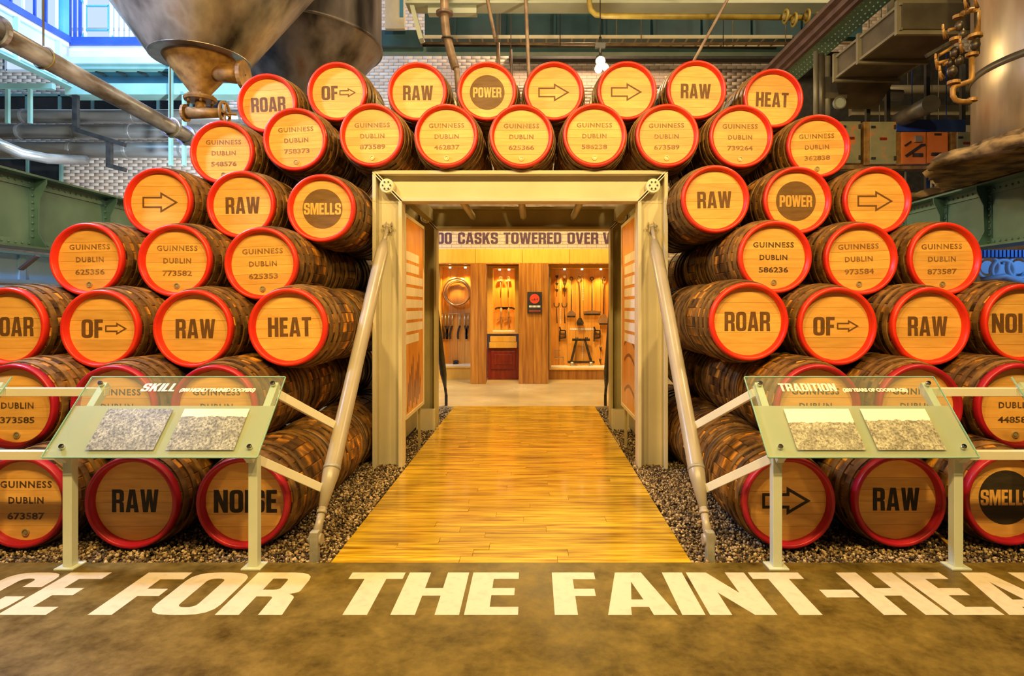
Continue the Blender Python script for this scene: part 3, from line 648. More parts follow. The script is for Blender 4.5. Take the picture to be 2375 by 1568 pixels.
# lightbox posters on both sides of the passage
def poster(side):
    s = 1 if side == 'left' else -1
    x = -1.268 if s == 1 else 1.022; xf = x+s*.012; y0, y1, z0, z1 = 5.915, 6.92, .44, 2.47
    if s == -1: y1 = 6.84
    r = thing('poster_panel', (x, (y0+y1)/2, 0), {'left': 'cream framed poster of worn timber with white word tiles, left of the walkway', 'right': 'cream framed poster of a large orange cask with white word tiles, right of the walkway'}[side], 'poster')
    q = MB()
    for a in ((y0, y1, z0, z0+.035), (y0, y1, z1-.035, z1), (y0, y0+.015, z0+.035, z1-.035), (y1-.03, y1, z0+.035, z1-.035)): q.box(x-s*.03, xf+s*.012, *a)
    q.box(x-s*.03, x, y0+.015, y1-.03, z0+.035, z1-.035); q.build('frame', M['cream'], r)
    for yy in (y0+.1, y1-.1): MB().box(x-s*.028, x-s*.002, yy-.02, yy+.02, -.06, z0).build('leg', M['cream_shade'], r)
    px = x+s*.016
    pn = MB().box(x, px, y0+.015, y1-.03, z0+.035, z1-.035).build('print', M['poster'], r)
    rows = [(2.02, 2), (1.90, 2), (1.78, 3), (1.66, 3), (1.54, 3), (1.42, 3), (1.30, 3), (1.18, 2)]
    for z, n in rows:
        yb = y0+.03
        for j in range(n+1):
            wdt = .19+.05*((j*7+int(z*100)) % 3)/2
            t = MB().box(px, px+s*.002, yb, yb+wdt, z, z+.088)
            t.build('word_tile', M['off_white'], pn)
            yb += wdt+.012
            if yb > y1-.24: break
    if s == 1:
        for k in range(9):
            yy = y0+.08+k*.08; q = MB(); h = .25+.35*((k*5) % 4)/4
            q.add([(px+.001, yy, .5+.05*(k % 3)), (px+.001, yy+.05, .5+.04*(k % 3)), (px+.001, yy+.10, .5+h), (px+.001, yy+.055, .55+h)], [(0, 1, 2, 3)]); q.build('flame_mark', M['poster_dark'], pn)  # printed flame and wood shapes at the poster bottom
    else:
        q = MB()
        for z in (.62, .95, 1.12):
            pts = [(px-.0015, y0+.05+i*.085, z+.08*math.sin(i/8*math.pi)) for i in range(9)]
            for a, b in zip(pts[:-1], pts[1:]): q.add([a, b, (b[0], b[1], b[2]+.035), (a[0], a[1], a[2]+.035)], [(0, 1, 2, 3)])
        q.build('hoop_mark', M['poster_dark'], pn)
poster('left'); poster('right')
# slanting pipe struts
def strut(side, Xt, Xb, label):
    top = Vector((Xt, 5.80, 2.325)); foot = Vector((Xb, 3.78, .165))
    d = (foot-top); L = d.length; u = d.normalized(); r = thing('pipe_strut', (Xb, 3.72, 0), label, 'strut', 'slanting pipe struts of the portal')
    at = lambda t: top+d*t
    MB().tube([at(.075), at(.12), at(.125), at(.86), at(.875), at(.955)], [.030, .052, .056, .054, .054, .026], 28).build('tube', M['pipe_cream'], r)
    MB().tube([at(.858), at(.866)], .057, 28).build('ring', M['grey_foot'], r)
    q = MB().tube([at(-.0), at(.075)], .020, 14); q.tube([top+Vector((-.035, 0, 0)), top+Vector((.035, 0, 0))], .028, 14); q.build('upper_fork', M['pipe_cream'], r)
    q = MB().bar(top+Vector((-.026, .055, .02)), top+Vector((-.026, -.02, -.02)), .012, .08).bar(top+Vector((.026, .055, .02)), top+Vector((.026, -.02, -.02)), .012, .08); q.build('lug', M['cream'], r)
    q = MB().tube([top+Vector((-.05, -.005, -.0)), top+Vector((.05, -.005, 0))], .012, 10); q.build('pin', M['chrome'], r)
    MB().tube([at(.955), at(.985), at(1.02)], [.026, .024, .030], 18).tube([at(.962), at(.969)], .032, 20).build('lower_neck', M['pipe_cream'], r)
    f = at(1.02); q = MB().tube([f+Vector((-.038, 0, -.01)), f+Vector((.038, 0, -.01))], .034, 18); q.build('knuckle', M['pipe_cream'], r)
    MB().box(Xb-.026, Xb+.026, 3.695, 3.745, -.06, .17).build('foot_plate', M['grey_foot'], r, bev=.006)
strut('left', -1.395, -1.345, 'cream pipe strut leaning from the left portal column down to the gravel')
strut('right', 1.145, 1.09, 'cream pipe strut leaning from the right portal column down to the gravel')
# rear struts of the far frame, black colour stands in for their shade
for Xs, t_ in ((-1.375, 'left'), (1.13, 'right')):
    r = thing('pipe_strut', (Xs, 9.5, 0), 'dark slanting pipe strut behind the far portal frame, %s side' % t_, 'strut')
    a = Vector((Xs-.02, 8.06, 2.2)); b = Vector((Xs+.01, 9.5, .16))
    MB().tube([a, a.lerp(b, .08), a.lerp(b, .82), a.lerp(b, .93)], [.03, .052, .05, .022], 20).build('tube', M['black'], r)
    MB().tube([a.lerp(b, .93), b], .022, 12).box(b.x-.02, b.x+.02, 9.48, 9.53, -.06, .16).build('foot_plate', M['black'], r)

# ================================================================ glass signs and rails
def sign(side, xa, xb, label, title, sub, cut=False):
    yb, zb, yt, zt = 3.50, .675, 3.90, 1.093
    r = thing('lectern_sign', ((xa+xb)/2, 3.6, 0), label, 'sign')
    up = Vector((0, yt-yb, zt-zb)); L = up.length; up.normalize(); n = Vector((0, -up.z, up.y)); o = Vector((0, yb, zb))
    def slab(q, x0, x1, s0, s1, d0, d1):
        vs = [Vector((x, 0, 0))+o+up*s+n*d for x in (x0, x1) for s in (s0, s1) for d in (d0, d1)]
        return q.add(vs, [(0, 1, 3, 2), (4, 6, 7, 5), (0, 4, 5, 1), (2, 3, 7, 6), (0, 2, 6, 4), (1, 5, 7, 3)])
    g = slab(MB(), xa, xb, 0, L, 0, .010).build('glass_sheet', M['glass'], r)
    q = MB(); e = .0035
    slab(q, xa-e, xa, 0, L, 0, .010); slab(q, xb, xb+e, 0, L, 0, .010); slab(q, xa, xb, L, L+e, 0, .010); slab(q, xa, xb, -e, 0, 0, .010)
    q.build('glass_edge', M['glass_edge'], g)
    fs = L*.625
    slab(MB(), xa+.002, xb-.002, .002, fs, -.0035, -.0015).build('frosted_film', M['frost'], r)
    pw = .40; cx = (xa+xb)/2
    sg = 1
    for k, (x0, mname) in enumerate(((cx-.395, 'a'), (cx+.075, 'b'))):
        if side == 'right': x0 += -.035
        me = MB().prism([[(0, 0), (pw, 0), (pw, fs-.075), (0, fs-.075)]], (0, 0, 0), (1, 0, 0), (0, 1, 0), .0006)
        pm_ = photo_mat('old photograph print', [[2.0, .80], [.66, .72]][side == 'right'][k], k*3+5*(side == 'right'), *(((.10, .10, .09), (.62, .61, .52)) if side == 'left' else ((.16, .13, .08), (.70, .66, .46))))
        ob = bpy.data.objects.new('photograph', me.mesh('photograph', pm_)); C.objects.link(ob); ob.parent = r
        rot = Matrix(((1, 0, 0), (0, up.y, n.y), (0, up.z, n.z)))
        ob.matrix_local = Matrix.Translation(Vector((x0, 0, 0))+o+up*.045+n*.011-r.location) @ rot.to_4x4()
    q = MB(); k_ = .052; ux = Vector((1, 0, 0))
    tx = xa+(.36 if side == 'left' else .20)
    wdt = .215 if side == 'left' else .36
    it = (lambda lp: [(x+y*.22, y) for x, y in lp]) if side == 'left' else (lambda lp: [(x-y*.05, y) for x, y in lp])
    for gl in heavy(title, .062, wdt, .06, 'l'): q.prism([it(lp) for lp in gl], o+Vector((tx, 0, 0))+up*(L*.80)+n*.0105, ux, up, .0006, side=False)
    add_thin(q, thin(sub, .034, .92, .0022, 'LEFT', .25 if side == 'left' else 0), o+Vector((tx+wdt+.035, 0, 0))+up*(L*.80)+n*.0105, ux, up)
    q.build('lettering', M['off_white'], r)
    # arms, posts, bolts
    for xs in (xa+.085, xb-.062):
        arm = MB(); a = o+Vector((xs, 0, 0))-n*.034+up*.0; b = o+Vector((xs, 0, 0))-n*.034+up*(L-.03)
        arm.bar(a, b, .045, .05, up=n).build('arm', M['post'], r, bev=.002)
        post = MB().box(xs-.027, xs+.027, 3.575, 3.63, 0, .66).build('post', M['post'], r, bev=.003)
        MB().box(xs-.058, xs+.058, 3.545, 3.657, 0, .010).build('base_plate', M['post'], r, bev=.002)
        for s_ in (.065, L-.055):
            c = o+Vector((xs, 0, 0))+up*s_; MB().tube([c-n*.006, c+n*.022], .014, 16).tube([c+n*.022, c+n*.028], .010, 16).build('bolt', M['chrome'], r)
    return r
sign('left', -2.845, -1.598, 'glass lectern sign titled SKILL with two grey photographs, left of the walkway', 'SKILL', '(300 HIGHLY TRAINED COOPERS)')
sign('right', 1.365, 2.585, 'glass lectern sign titled TRADITION with two sepia photographs, right of the walkway', 'TRADITION', '(200 YEARS OF COOPERAGE)')
def half_sign(xa, xb, label, xs):
    yb, zb, yt, zt = 3.50, .675, 3.90, 1.093; r = thing('lectern_sign', ((xa+xb)/2, 3.6, 0), label, 'sign')
    up = Vector((0, yt-yb, zt-zb)); L = up.length; up.normalize(); n = Vector((0, -up.z, up.y)); o = Vector((0, yb, zb))
    for nm, x0, x1, s0, s1, d0, d1, mt in (('glass_sheet', xa, xb, 0, L, 0, .01, 'glass'), ('glass_edge', xb-.0, xb+.004, 0, L, 0, .01, 'glass_edge') if xa < 0 else ('glass_edge', xa-.004, xa, 0, L, 0, .01, 'glass_edge'), ('frosted_film', xa, xb, .002, L*.625, -.0035, -.0015, 'frost')):
        vs = [Vector((x, 0, 0))+o+up*s+n*d for x in (x0, x1) for s in (s0, s1) for d in (d0, d1)]
        MB().add(vs, [(0, 1, 3, 2), (4, 6, 7, 5), (0, 4, 5, 1), (2, 3, 7, 6), (0, 2, 6, 4), (1, 5, 7, 3)]).build(nm, M[mt], r)
    MB().bar(o+Vector((xs, 0, 0))-n*.034, o+Vector((xs, 0, 0))-n*.034+up*(L-.03), .045, .05, up=n).build('arm', M['post'], r)
    MB().box(xs-.027, xs+.027, 3.575, 3.63, 0, .66).build('post', M['post'], r)
half_sign(-4.6, -3.365, 'tip of a glass lectern sign entering at the left edge', -3.43)
half_sign(3.09, 4.3, 'tip of a glass lectern sign entering at the right edge', 3.155)
def rail(p, q, label):
    MB().bar(p, q, .046, .052).build('rail', M['rail'], label=label, cat='rail', bev=.003)
rail((-3.46, 3.875, 1.005), (-2.735, 3.875, 1.005), 'upper horizontal rail between the two left signs')
rail((-3.46, 3.625, .662), (-2.80, 3.625, .662), 'lower horizontal rail between the two left signs')
rail((2.50, 3.875, 1.005), (3.18, 3.875, 1.005), 'upper horizontal rail between the two right signs')
rail((2.55, 3.625, .662), (3.18, 3.625, .662), 'lower horizontal rail between the two right signs')
rail((-1.665, 3.885, 1.00), (-1.395, 4.29, .70), 'upper sloping rail from the SKILL sign to the left strut')
rail((-1.665, 3.625, .64), (-1.375, 3.985, .345), 'lower sloping rail from the SKILL sign to the left strut')
rail((1.43, 3.885, 1.00), (1.15, 4.29, .70), 'upper sloping rail from the TRADITION sign to the right strut')
rail((1.43, 3.625, .64), (1.13, 3.985, .345), 'lower sloping rail from the TRADITION sign to the right strut')

# ================================================================ hall shell
WY = 14.5
mb = MB().box(-14, 14, WY, WY+.3, -.2, 9.6); WALL = mb.build('wall_back', M['mortar'], kind='structure')
MB().box(-14.2, -14, -5, WY+.3, -.2, 9.6).build('wall_left', M['wall'], kind='structure')
MB().box(14, 14.2, -5, WY+.3, -.2, 9.6).build('wall_right', M['wall'], kind='structure')
MB().box(-14, 14, -5, WY+.3, 9.6, 9.8).build('ceiling', M['ceil'], kind='structure')
for side in (-1, 1):
    a, b = sorted((side*9, side*14)); MB().box(a, b, -5, 3.66, -.25, -.004).build('floor', M['floor'], kind='structure')
# windows in the back wall  (x0, x1, z0, z1, glass)
WIN = [(-12.9, -11.3, 4.42, 5.12, 'glass_dark'), (-12.9, -7.4, 6.12, 6.62, 'glass_dark'), (-12.6, -8.2, 7.2, 9.2, 'day'), (-3.0, 3.0, 5.02, 5.32, 'glass_dark')]  # long left dark glass strip stands in for a shaded recess
for i, (x0, x1, z0, z1, g) in enumerate(WIN):
    wf = MB()
    nx = max(1, round((x1-x0)/(.8 if g != 'day' else .9)))
    for k in range(nx+1): xx = x0+(x1-x0)*k/nx; wf.box(xx-.03, xx+.03, WY-.07, WY-.005, z0, z1)
    for z in ((z0, z1) if g != 'day' else (z0, (z0+z1)/2, z1)): wf.box(x0, x1, WY-.07, WY-.005, z-.03, z+.03)
    w_ = wf.build('window_%d' % (i+1), M['white_paint'] if g == 'day' else M['teal'], kind='structure')
    for k in range(nx): a = x0+(x1-x0)*k/nx; b = x0+(x1-x0)*(k+1)/nx; MB().box(a+.03, b-.03, WY-.03, WY-.02, z0+.03, z1-.03).build('pane', M[g], w_)
# bricks: real courses; the ones seen largest are pieces of their own, the rest one mass
BW, BH = .232, .078
def inwin(x, z):
    return any(a-.05 < x < b+.05 and c-.03 < z < d+.03 for a, b, c, d, g in WIN)
big = MB().box(-BW/2+.0035, BW/2-.0035, -.012, .0, -BH/2+.0032, BH/2-.0032).mesh('brick', M['brick'])
cen = []; nind = 0
rowz = np.arange(2.7, 9.6, BH)
for ri, z in enumerate(rowz):
    for x in np.arange(-13.9, 13.9, BW):
        xx = x+(BW/2 if ri % 2 else 0)
        if inwin(xx, z): continue
        if z < 3.9 and abs(xx) > 3.5: continue
        if 3.9 <= z < 4.3 and xx > -6.5: continue
        solo = (-2.5 < xx < 2.1 and 2.88 < z < 3.30) or (-3.2 < xx < 3.2 and 6.9 < z < 7.25 and nind < 290)
        if solo and nind < 298: nind += 1; inst('brick', big, WALL, Vector((xx, WY-.0, z))-WALL.location); continue
        cen.append((xx, z))
cen = np.array(cen); n = len(cen); hx, hz = BW/2-.0035, BH/2-.0032
vb = np.array([(-hx, 0, -hz), (hx, 0, -hz), (hx, 0, hz), (-hx, 0, hz), (-hx+.004, -.012, -hz+.004), (hx-.004, -.012, -hz+.004), (hx-.004, -.012, hz-.004), (-hx+.004, -.012, hz-.004)])
fb = np.array([(4, 5, 6, 7), (0, 1, 5, 4), (1, 2, 6, 5), (2, 3, 7, 6), (3, 0, 4, 7)])
V = vb[None]+np.stack([cen[:, 0], np.full(n, WY), cen[:, 1]], 1)[:, None]; V[..., 1] += rng.uniform(-.003, .003, n)[:, None]
V -= np.array(WALL.location)
me = fast_mesh('brick', V.reshape(-1, 3), (fb[None]+np.arange(n)[:, None, None]*8).reshape(-1, 4), M['brick'])
o = bpy.data.objects.new('brick', me); C.objects.link(o); o.parent = WALL; o['kind'] = 'stuff'
# wall writing
q = MB(); x0 = P(985, 0, WY).x; 
for s_, pa, pb in (('OO', 1013, 1048), ('CASKS', 1062, 1155), ('TOWERED', 1168, 1302), ('OVER', 1316, 1388), ('V', 1398, 1416)):
    a = P(pa, 0, WY-.015).x; b = P(pb, 0, WY-.015).x
    for gl in heavy(s_, .275, b-a, .06): q.prism(gl, ((a+b)/2, WY-.0145, 3.20), (1, 0, 0), (0, 0, 1), .003)
o = q.build('wall_lettering', M['purple'], WALL)

# ================================================================ display wall at the end of the passage
DY = 12.9
def dx(px, D_=DY): return P(px, 0, D_).x
def dz(py, D_=DY): return P(0, py, D_).z
r = thing('display_header', (dx(1212), DY, dz(612)), 'glowing golden wooden header above the display cases', 'panel')
for k in range(4):
    a = dx(1000)+(dx(1425)-dx(1000))*k/4; b = dx(1000)+(dx(1425)-dx(1000))*(k+1)/4
    MB().box(a+.004, b-.004, DY-.35, DY+.4, dz(613), dz(581)).build('panel', M['gold_wood'], r)
MB().box(dx(1000), dx(1425), DY-.37, DY+.4, dz(613)-.02, dz(613)).build('trim', M['oak'], r)
def case(px0, px1, pyt, pyb, ox0, ox1, oyt, oyb, label, glow):
    r = thing('display_case', (dx((px0+px1)/2), DY, 0), label, 'display case')
    x0, x1, z1, z0 = dx(px0), dx(px1), dz(pyt), dz(pyb); a, b, c, d = dx(ox0), dx(ox1), dz(oyb), dz(oyt)
    q = MB().box(x0, a, DY, DY+.35, c, z1).box(b, x1, DY, DY+.35, c, z1).box(a, b, DY, DY+.35, d, z1).box(x0, x1, DY, DY+.35, c-.04, c)
    q.build('frame', M['gold_wood'], r, bev=.004)
    nb = max(2, round((b-a)/.17))
    for k in range(nb): MB().box(a+(b-a)*k/nb+.003, a+(b-a)*(k+1)/nb-.003, DY+.33, DY+.36, c, d).build('back_board', M['case_wood'], r)
    MB().box(a, b, DY+.02, DY+.34, c, c+.03).build('shelf', M['off_white'], r)
    for gx in glow:
        MB().tube([(dx(gx), DY+.12, d-.03), (dx(gx), DY+.12, d-.008)], .022, 12).build('case_lamp', M['case_lamp'], r)
        spot('case_light', (dx(gx), DY+.12, d-.04), (dx(gx), DY+.32, d-1.2), 95, 45, WARM2, .02, .8)
    return r, (a, b, c, d)
r1, b1 = case(1012, 1093, 613, 853, 1021, 1092, 618, 850, 'left display case with hoop coil and hanging knives', (1042, 1078))
MB().box(dx(1005), dx(1093), DY+.02, DY+.4, -.01, dz(853)).build('plinth', M['gold_wood'], label='low golden plinth under the left display case', cat='plinth')
r2, b2 = case(1130, 1203, 616, 778, 1143, 1194, 623, 770, 'middle display case with two hammers and two adzes', (1158, 1180))
r3, b3 = case(1274, 1420, 613, 857, 1278, 1416, 622, 854, 'wide right display case full of brushes and saws', (1310, 1351, 1395))
MB().box(dx(1272), dx(1425), DY+.02, DY+.4, -.01, dz(857)).build('plinth', M['oak'], label='low dark oak plinth under the right display case', cat='plinth')
# cabinet below the middle case
r = thing('cabinet', (dx(1166), DY, 0), 'red mahogany cabinet with golden ledge under the middle display case', 'cabinet')
MB().box(dx(1131), dx(1202), DY+.0, DY+.36, .0, dz(808)).build('body', M['mahog'], r)
MB().box(dx(1139), dx(1195), DY-.02, DY, .22, dz(814)).build('door', M['mahog'], r, bev=.008)
MB().box(dx(1147), dx(1188), DY-.028, DY-.02, .32, dz(822)).build('door_panel', M['mahog'], r, bev=.004)
MB().box(dx(1135), dx(1199), DY-.05, DY+.36, dz(807), dz(794)).build('drawer_front', M['gold_wood'], r, bev=.004)
MB().box(dx(1137), dx(1197), DY-.03, DY+.36, dz(793), dz(780)).build('ledge', M['gold_wood'], r, bev=.004)
# pillars of vertical boards
for pa, pb, t_ in ((1091, 1127, 'narrow oak board pillar left of the middle display case'), (1203, 1272, 'wide oak board pillar carrying the small black sign')):
    r = thing('board_pillar', (P((pa+pb)/2, 0, 12.2).x, 12.3, 0), t_, 'pillar'); a = P(pa, 0, 12.2).x; b = P(pb, 0, 12.2).x; nb = max(2, round((b-a)/.15))
    MB().box(a+.01, b-.01, 12.23, 12.6, .0, P(0, 612, 12.2).z).build('core', M['oak'], r)
    for k in range(nb): MB().box(a+(b-a)*k/nb+.002, a+(b-a)*(k+1)/nb-.002, 12.2, 12.23, .0, P(0, 611, 12.2).z).build('board', M['oak'], r)
# small sign
r = thing('wall_sign', (P(1240, 0, 12.19).x, 12.19, P(0, 726, 12.19).z), 'small black sign with an orange disc on the wide oak pillar', 'sign')
a, b = P(1223, 726, 12.18), P(1257, 677, 12.18); MB().box(a.x, b.x, 12.17, 12.198, a.z, b.z).build('board', M['black'], r)
c = P(1240, 693, 12.168); MB().tube([c, c+Vector((0, .003, 0))], .098, 28, smooth=False).build('disc', M['sign_red'], r)
q = MB()
for k in range(5): q.box(c.x-.06+k*.026, c.x-.046+k*.026, 12.1655, 12.167, c.z-.03, c.z-.012+.02*(k in (2, 4)))
q.build('disc_print', M['black'], r)
q = MB()
for k in range(9): x = a.x+.035+k*.026; q.box(x, x+.019, 12.1675, 12.1695, P(0, 713, 12.17).z, P(0, 708.5, 12.17).z)
q.build('print_line', M['off_white'], r)
q = MB()
for k in range(10): x = a.x+.035+k*.0235; q.box(x, x+.017, 12.1675, 12.1695, P(0, 722.5, 12.17).z, P(0, 720, 12.17).z)
q.build('print_line', M['sign_red'], r)
# tools, each a thing of its own
TY = DY+.27
def tp(px, py, y=TY): return P(px, py, y)
r = thing('hoop_coil', tp(1060, 712), 'coiled pale wooden hoops hanging in the left display case', 'hoops')
for k, (R, c, m) in enumerate(((.29, (1059, 677), 'tool_wood'), (.268, (1061, 679), 'steel'), (.30, (1060, 676), 'steel'), (.25, (1062, 681), 'tool_wood'))):
    p = tp(c[0], c[1], DY+.15+.04*k); MB().torus(p, R, .016, 'Y', 40, 8).build('hoop', M[m], r)
KX = (1025, 1033, 1041, 1049, 1067, 1078, 1086)
NM = ('leftmost', 'second from the left', 'third from the left', 'fourth from the left', 'fifth from the left', 'sixth from the left', 'rightmost')
MB().tube([tp(1022, 727), tp(1090, 727)], .010, 10).build('hanging_rod', M['steel'], label='thin steel rod the curved blades hang from', cat='rod')
for i, kx in enumerate(KX):
    p = tp(kx, 729); r = thing('curved_knife', tp(kx, 790), '%s of the seven curved blades under the hoop coil' % NM[i], 'knife', 'curved blades under the hoop coil')
    bend = .05*(1 if i in (0, 1, 5) else -1)
    pts = [p, p+Vector((0, 0, -.25))]; MB().tube(pts, .020, 8).build('handle', M['steel'], r)
    pts = [p+Vector((bend*math.sin(t*2.2)*1.0, 0, -.25-t*.29)) for t in (0, .25, .5, .75, 1)]
    q = MB()
    for a, b in zip(pts[:-1], pts[1:]): q.bar(a, b, .045, .012, up=(0, 1, 0))
    q.build('blade', M['iron'], r)
r = thing('iron_block', tp(1058, 851), 'small black iron stamp block on the floor of the left case', 'block'); q = MB()
p = tp(1058, 849)
for k in range(3): q.box(p.x-.055, p.x+.055, TY-.1, TY, p.z+k*.045, p.z+k*.045+.032)
q.box(p.x-.03, p.x+.03, TY-.08, TY-.02, p.z, p.z+.13); q.build('block', M['black'], r)
for i, kx in enumerate((1161, 1179)):
    t_ = ('left', 'right')[i]
    r = thing('hammer', tp(kx, 690), '%s of the two long hammers in the middle case' % t_, 'hammer'); p = tp(kx, 650)
    MB().tube([p, tp(kx, 690)], .012, 8).build('handle', M['tool_wood'], r)
    MB().bar(p+Vector((-.07, 0, -.01)), p+Vector((.05, 0, .0)), .035, .045, up=(0, 1, 0)).torus(p+Vector((0, 0, .045)), .03, .009, 'Y', 14, 6).build('head', M['steel'], r)
    r = thing('cooper_adze', tp(kx, 768), '%s of the two adzes below the hammers' % t_, 'adze'); p = tp(kx+1, 714)
    q = MB()
    for a, b in (((-.13, -.03), (-.08, .0)), ((-.08, 0), (.08, 0)), ((.08, 0), (.13, -.03))): q.bar(p+Vector((a[0], 0, a[1])), p+Vector((b[0], 0, b[1])), .04, .03, up=(0, 1, 0))
    q.build('blade', M['iron'], r); MB().tube([p, p+Vector((0, -.02, -.20))], .018, 8).build('socket', M['steel'], r)
    g = p+Vector((0, 0, -.2)); MB().bar(g+Vector((-.09, 0, -.07)), g+Vector((.06, 0, 0)), .03, .03, up=(0, 1, 0)).tube([g, g+Vector((.02, 0, -.24))], .013, 8).build('handle', M['tool_wood'], r)
# right case
for i, (kx, y0, y1, bw, bh, wood) in enumerate(((1325, 650, 727, .20, .05, 1), (1345, 648, 745, .15, .06, 0), (1373, 650, 720, .38, .07, 1), (1400, 650, 740, .22, .09, 1))):
    t_ = ('short push brush leftmost of the four long tools', 'narrow scraper between two brushes in the right case', 'widest brush in the right display case', 'brush nearest the right edge of the right case')[i]
    r = thing('long_brush', tp(kx, y1+8), t_, 'brush'); p = tp(kx, y0)
    MB().tube([p, tp(kx, y1)], .011, 8).build('handle', M['iron'], r); MB().torus(p+Vector((0, 0, .035)), .035, .010, 'Y', 16, 6).build('ring', M['iron'], r)
    e = tp(kx, y1); q = MB(); q.prism([[(-bw/2, -bh), (bw/2, -bh), (bw/2, -bh*.3), (.03, bh*1.2 if bw < .3 else .0), (-.03, bh*1.2 if bw < .3 else 0), (-bw/2, -bh*.3)]], e, (1, 0, 0), (0, 0, 1), .05); q.build('head', M['tool_wood'] if wood else M['iron'], r)
    MB().box(e.x-bw/2+.01, e.x+bw/2-.01, e.y-.045, e.y-.005, e.z-bh-.035, e.z-bh).build('bristle_strip', M['iron'], r)
for i, kx in enumerate((1291, 1309)):
    t_ = ('left', 'right')[i]
    r = thing('two_pronged_fork', tp(kx, 750), '%s of the two pronged forks in the right case' % t_, 'fork'); p = tp(kx, 712)
    pts = [p+Vector((-.055, 0, .09)), p+Vector((-.052, 0, .03)), p+Vector((-.03, 0, .0)), p+Vector((.03, 0, 0)), p+Vector((.052, 0, .03)), p+Vector((.055, 0, .09))]
    MB().tube(pts, .012, 8).build('prongs', M['iron'], r); MB().tube([p, tp(kx+1, 750)], .011, 8).build('handle', M['iron'], r)
    r = thing('hanging_auger', tp(kx+.5, 688), '%s of the two augers with stacked knobs above the forks' % t_, 'auger')
    MB().tube([tp(kx+.5, 640), tp(kx+.5, 688)], .007, 8).build('rod', M['iron'], r)
    for yk in (642, 659, 674): MB().prism([[(-.035, .03), (.035, .03), (.03, -.005), (0, -.045), (-.03, -.005)]], tp(kx+.5, yk), (1, 0, 0), (0, 0, 1), .03).build('knob', M['iron'], r)
for i, (kx, ky) in enumerate(((1304, 775), (1384, 775))):
    t_ = ('left', 'right')[i]
    r = thing('clamp_saw', tp(kx, ky+25), 'dark clamp on the %s side of the trestle in the right case' % t_, 'clamp'); p = tp(kx, ky)
    q = MB()
    for a, b in (((-.06, .16), (-.03, .08)), ((-.05, .08), (.07, .08)), ((.07, .08), (.07, -.08)), ((.07, -.08), (-.05, -.09)), ((-.05, .08), (-.06, -.16)), ((-.04, 0), (.06, 0))):
        q.bar(p+Vector((a[0], 0, a[1])), p+Vector((b[0], 0, b[1])), .03, .03, up=(0, 1, 0))
    q.build('frame', M['iron'], r)
r = thing('small_bow_saw', tp(1297, 838), 'pale small bow saw at the lower left of the right case', 'saw'); q = MB(); p = tp(1296, 822)
for a, b in (((-.09, .09), (.03, .09)), ((-.09, .09), (-.09, -.09)), ((-.09, -.07), (.10, -.07)), ((.10, -.05), (.10, -.15))): q.bar(p+Vector((a[0], 0, a[1])), p+Vector((b[0], 0, b[1])), .018, .02, up=(0, 1, 0))
q.build('frame', M['steel'], r)
for i, (kx, ky) in enumerate(((1393, 808), (1392, 836))):
    MB().tube([tp(kx, ky-4), tp(kx, ky+1), tp(kx+1, ky+8)], [.03, .02, .006], 10).build('small_hook', M['iron'], label='%s small iron hook at the right edge of the right case' % ('upper', 'lower')[i], cat='hook')
r = thing('cooper_trestle', tp(1347, 853), 'dark A shaped iron bench vice at the bottom of the right case', 'vice'); pj = lambda x, y: tp(x, y, TY-.06)
for a, b in (((1337, 790), (1325, 838)), ((1357, 790), (1371, 838))): MB().bar(pj(*a), pj(*b), .05, .05, up=(0, 1, 0)).build('leg', M['iron'], r)
MB().bar(pj(1327, 788), pj(1368, 788), .05, .05, up=(0, 1, 0)).build('top_bar', M['iron'], r)
MB().bar(pj(1317, 840), pj(1379, 840), .05, .04, up=(0, 1, 0)).build('bottom_bar', M['iron'], r)
for x, y in ((1327, 845), (1371, 845)): MB().tube([pj(x, y+6), pj(x, y-6)], .045, 12).build('foot', M['steel'], r)
for x in (1338, 1360): MB().tube([pj(x, 790), pj(x, 782)], .03, 12).build('knob', M['iron'], r)
for i, (x, y0, y1) in enumerate(((1300, 646, 678), (1300, 714, 752), (1352, 660, 698), (1352, 795, 836))):
    q = MB()
    n_ = int((y1-y0)/4.2)
    for k in range(n_): a = tp(x-.9, y0+k*4.2, DY+.325); q.box(a.x, a.x+.018, a.y, a.y+.003, a.z-.028, a.z)
    q.build('caption_strip', M['off_white'], label='upright white caption %s in the right case' % ('between the two augers', 'between the two forks', 'among the long brushes', 'inside the A shaped vice')[i], cat='caption')
q = MB()
for k in range(11): a = tp(1322+k*5, 763, DY+.325); q.box(a.x, a.x+.04, a.y, a.y+.003, a.z-.022, a.z+.02)
q.build('caption_strip', M['off_white'], label='long level white caption above the A shaped vice', cat='caption')

# ================================================================ left: hopper, tank, pipe
c = P(465, 140, 7.0); hx_, hy = c.x, 7.0
r = thing('steel_hopper', (hx_, hy, 3.7), 'large stained conical steel hopper hanging at the upper left', 'hopper')
zr = 4.42
q = MB().lathe([(.53, zr), (.545, zr+.02), (1.62, zr+1.55), (1.62, zr+4.2)], 56, (hx_, hy, 0)); q.build('cone', M['hopper'], r)
MB().lathe([(.36, zr+.015), (.36, zr-.005), (.53, zr-.005), (.535, zr+.02)], 48, (hx_, hy, 0), smooth=False).build('base_ring', M['hopper'], r)
sp_ = MB().lathe([(.40, zr), (.105, zr-.40), (.105, zr-.44)], 36, (hx_, hy, 0)).build('spout', M['rust_pipe'], r)
q = MB().lathe([(.02, zr-.44), (.17, zr-.44), (.18, zr-.46), (.17, zr-.485), (.02, zr-.485)], 28, (hx_, hy, 0), smooth=False).build('flange', M['rust_pipe'], r)
for j in range(6): a = j*math.pi/3; x, y = hx_+.14*math.cos(a), hy+.14*math.sin(a); MB().tube([(x, y, zr-.52), (x, y, zr-.42)], .015, 6).build('bolt', M['rust_pipe'], q)
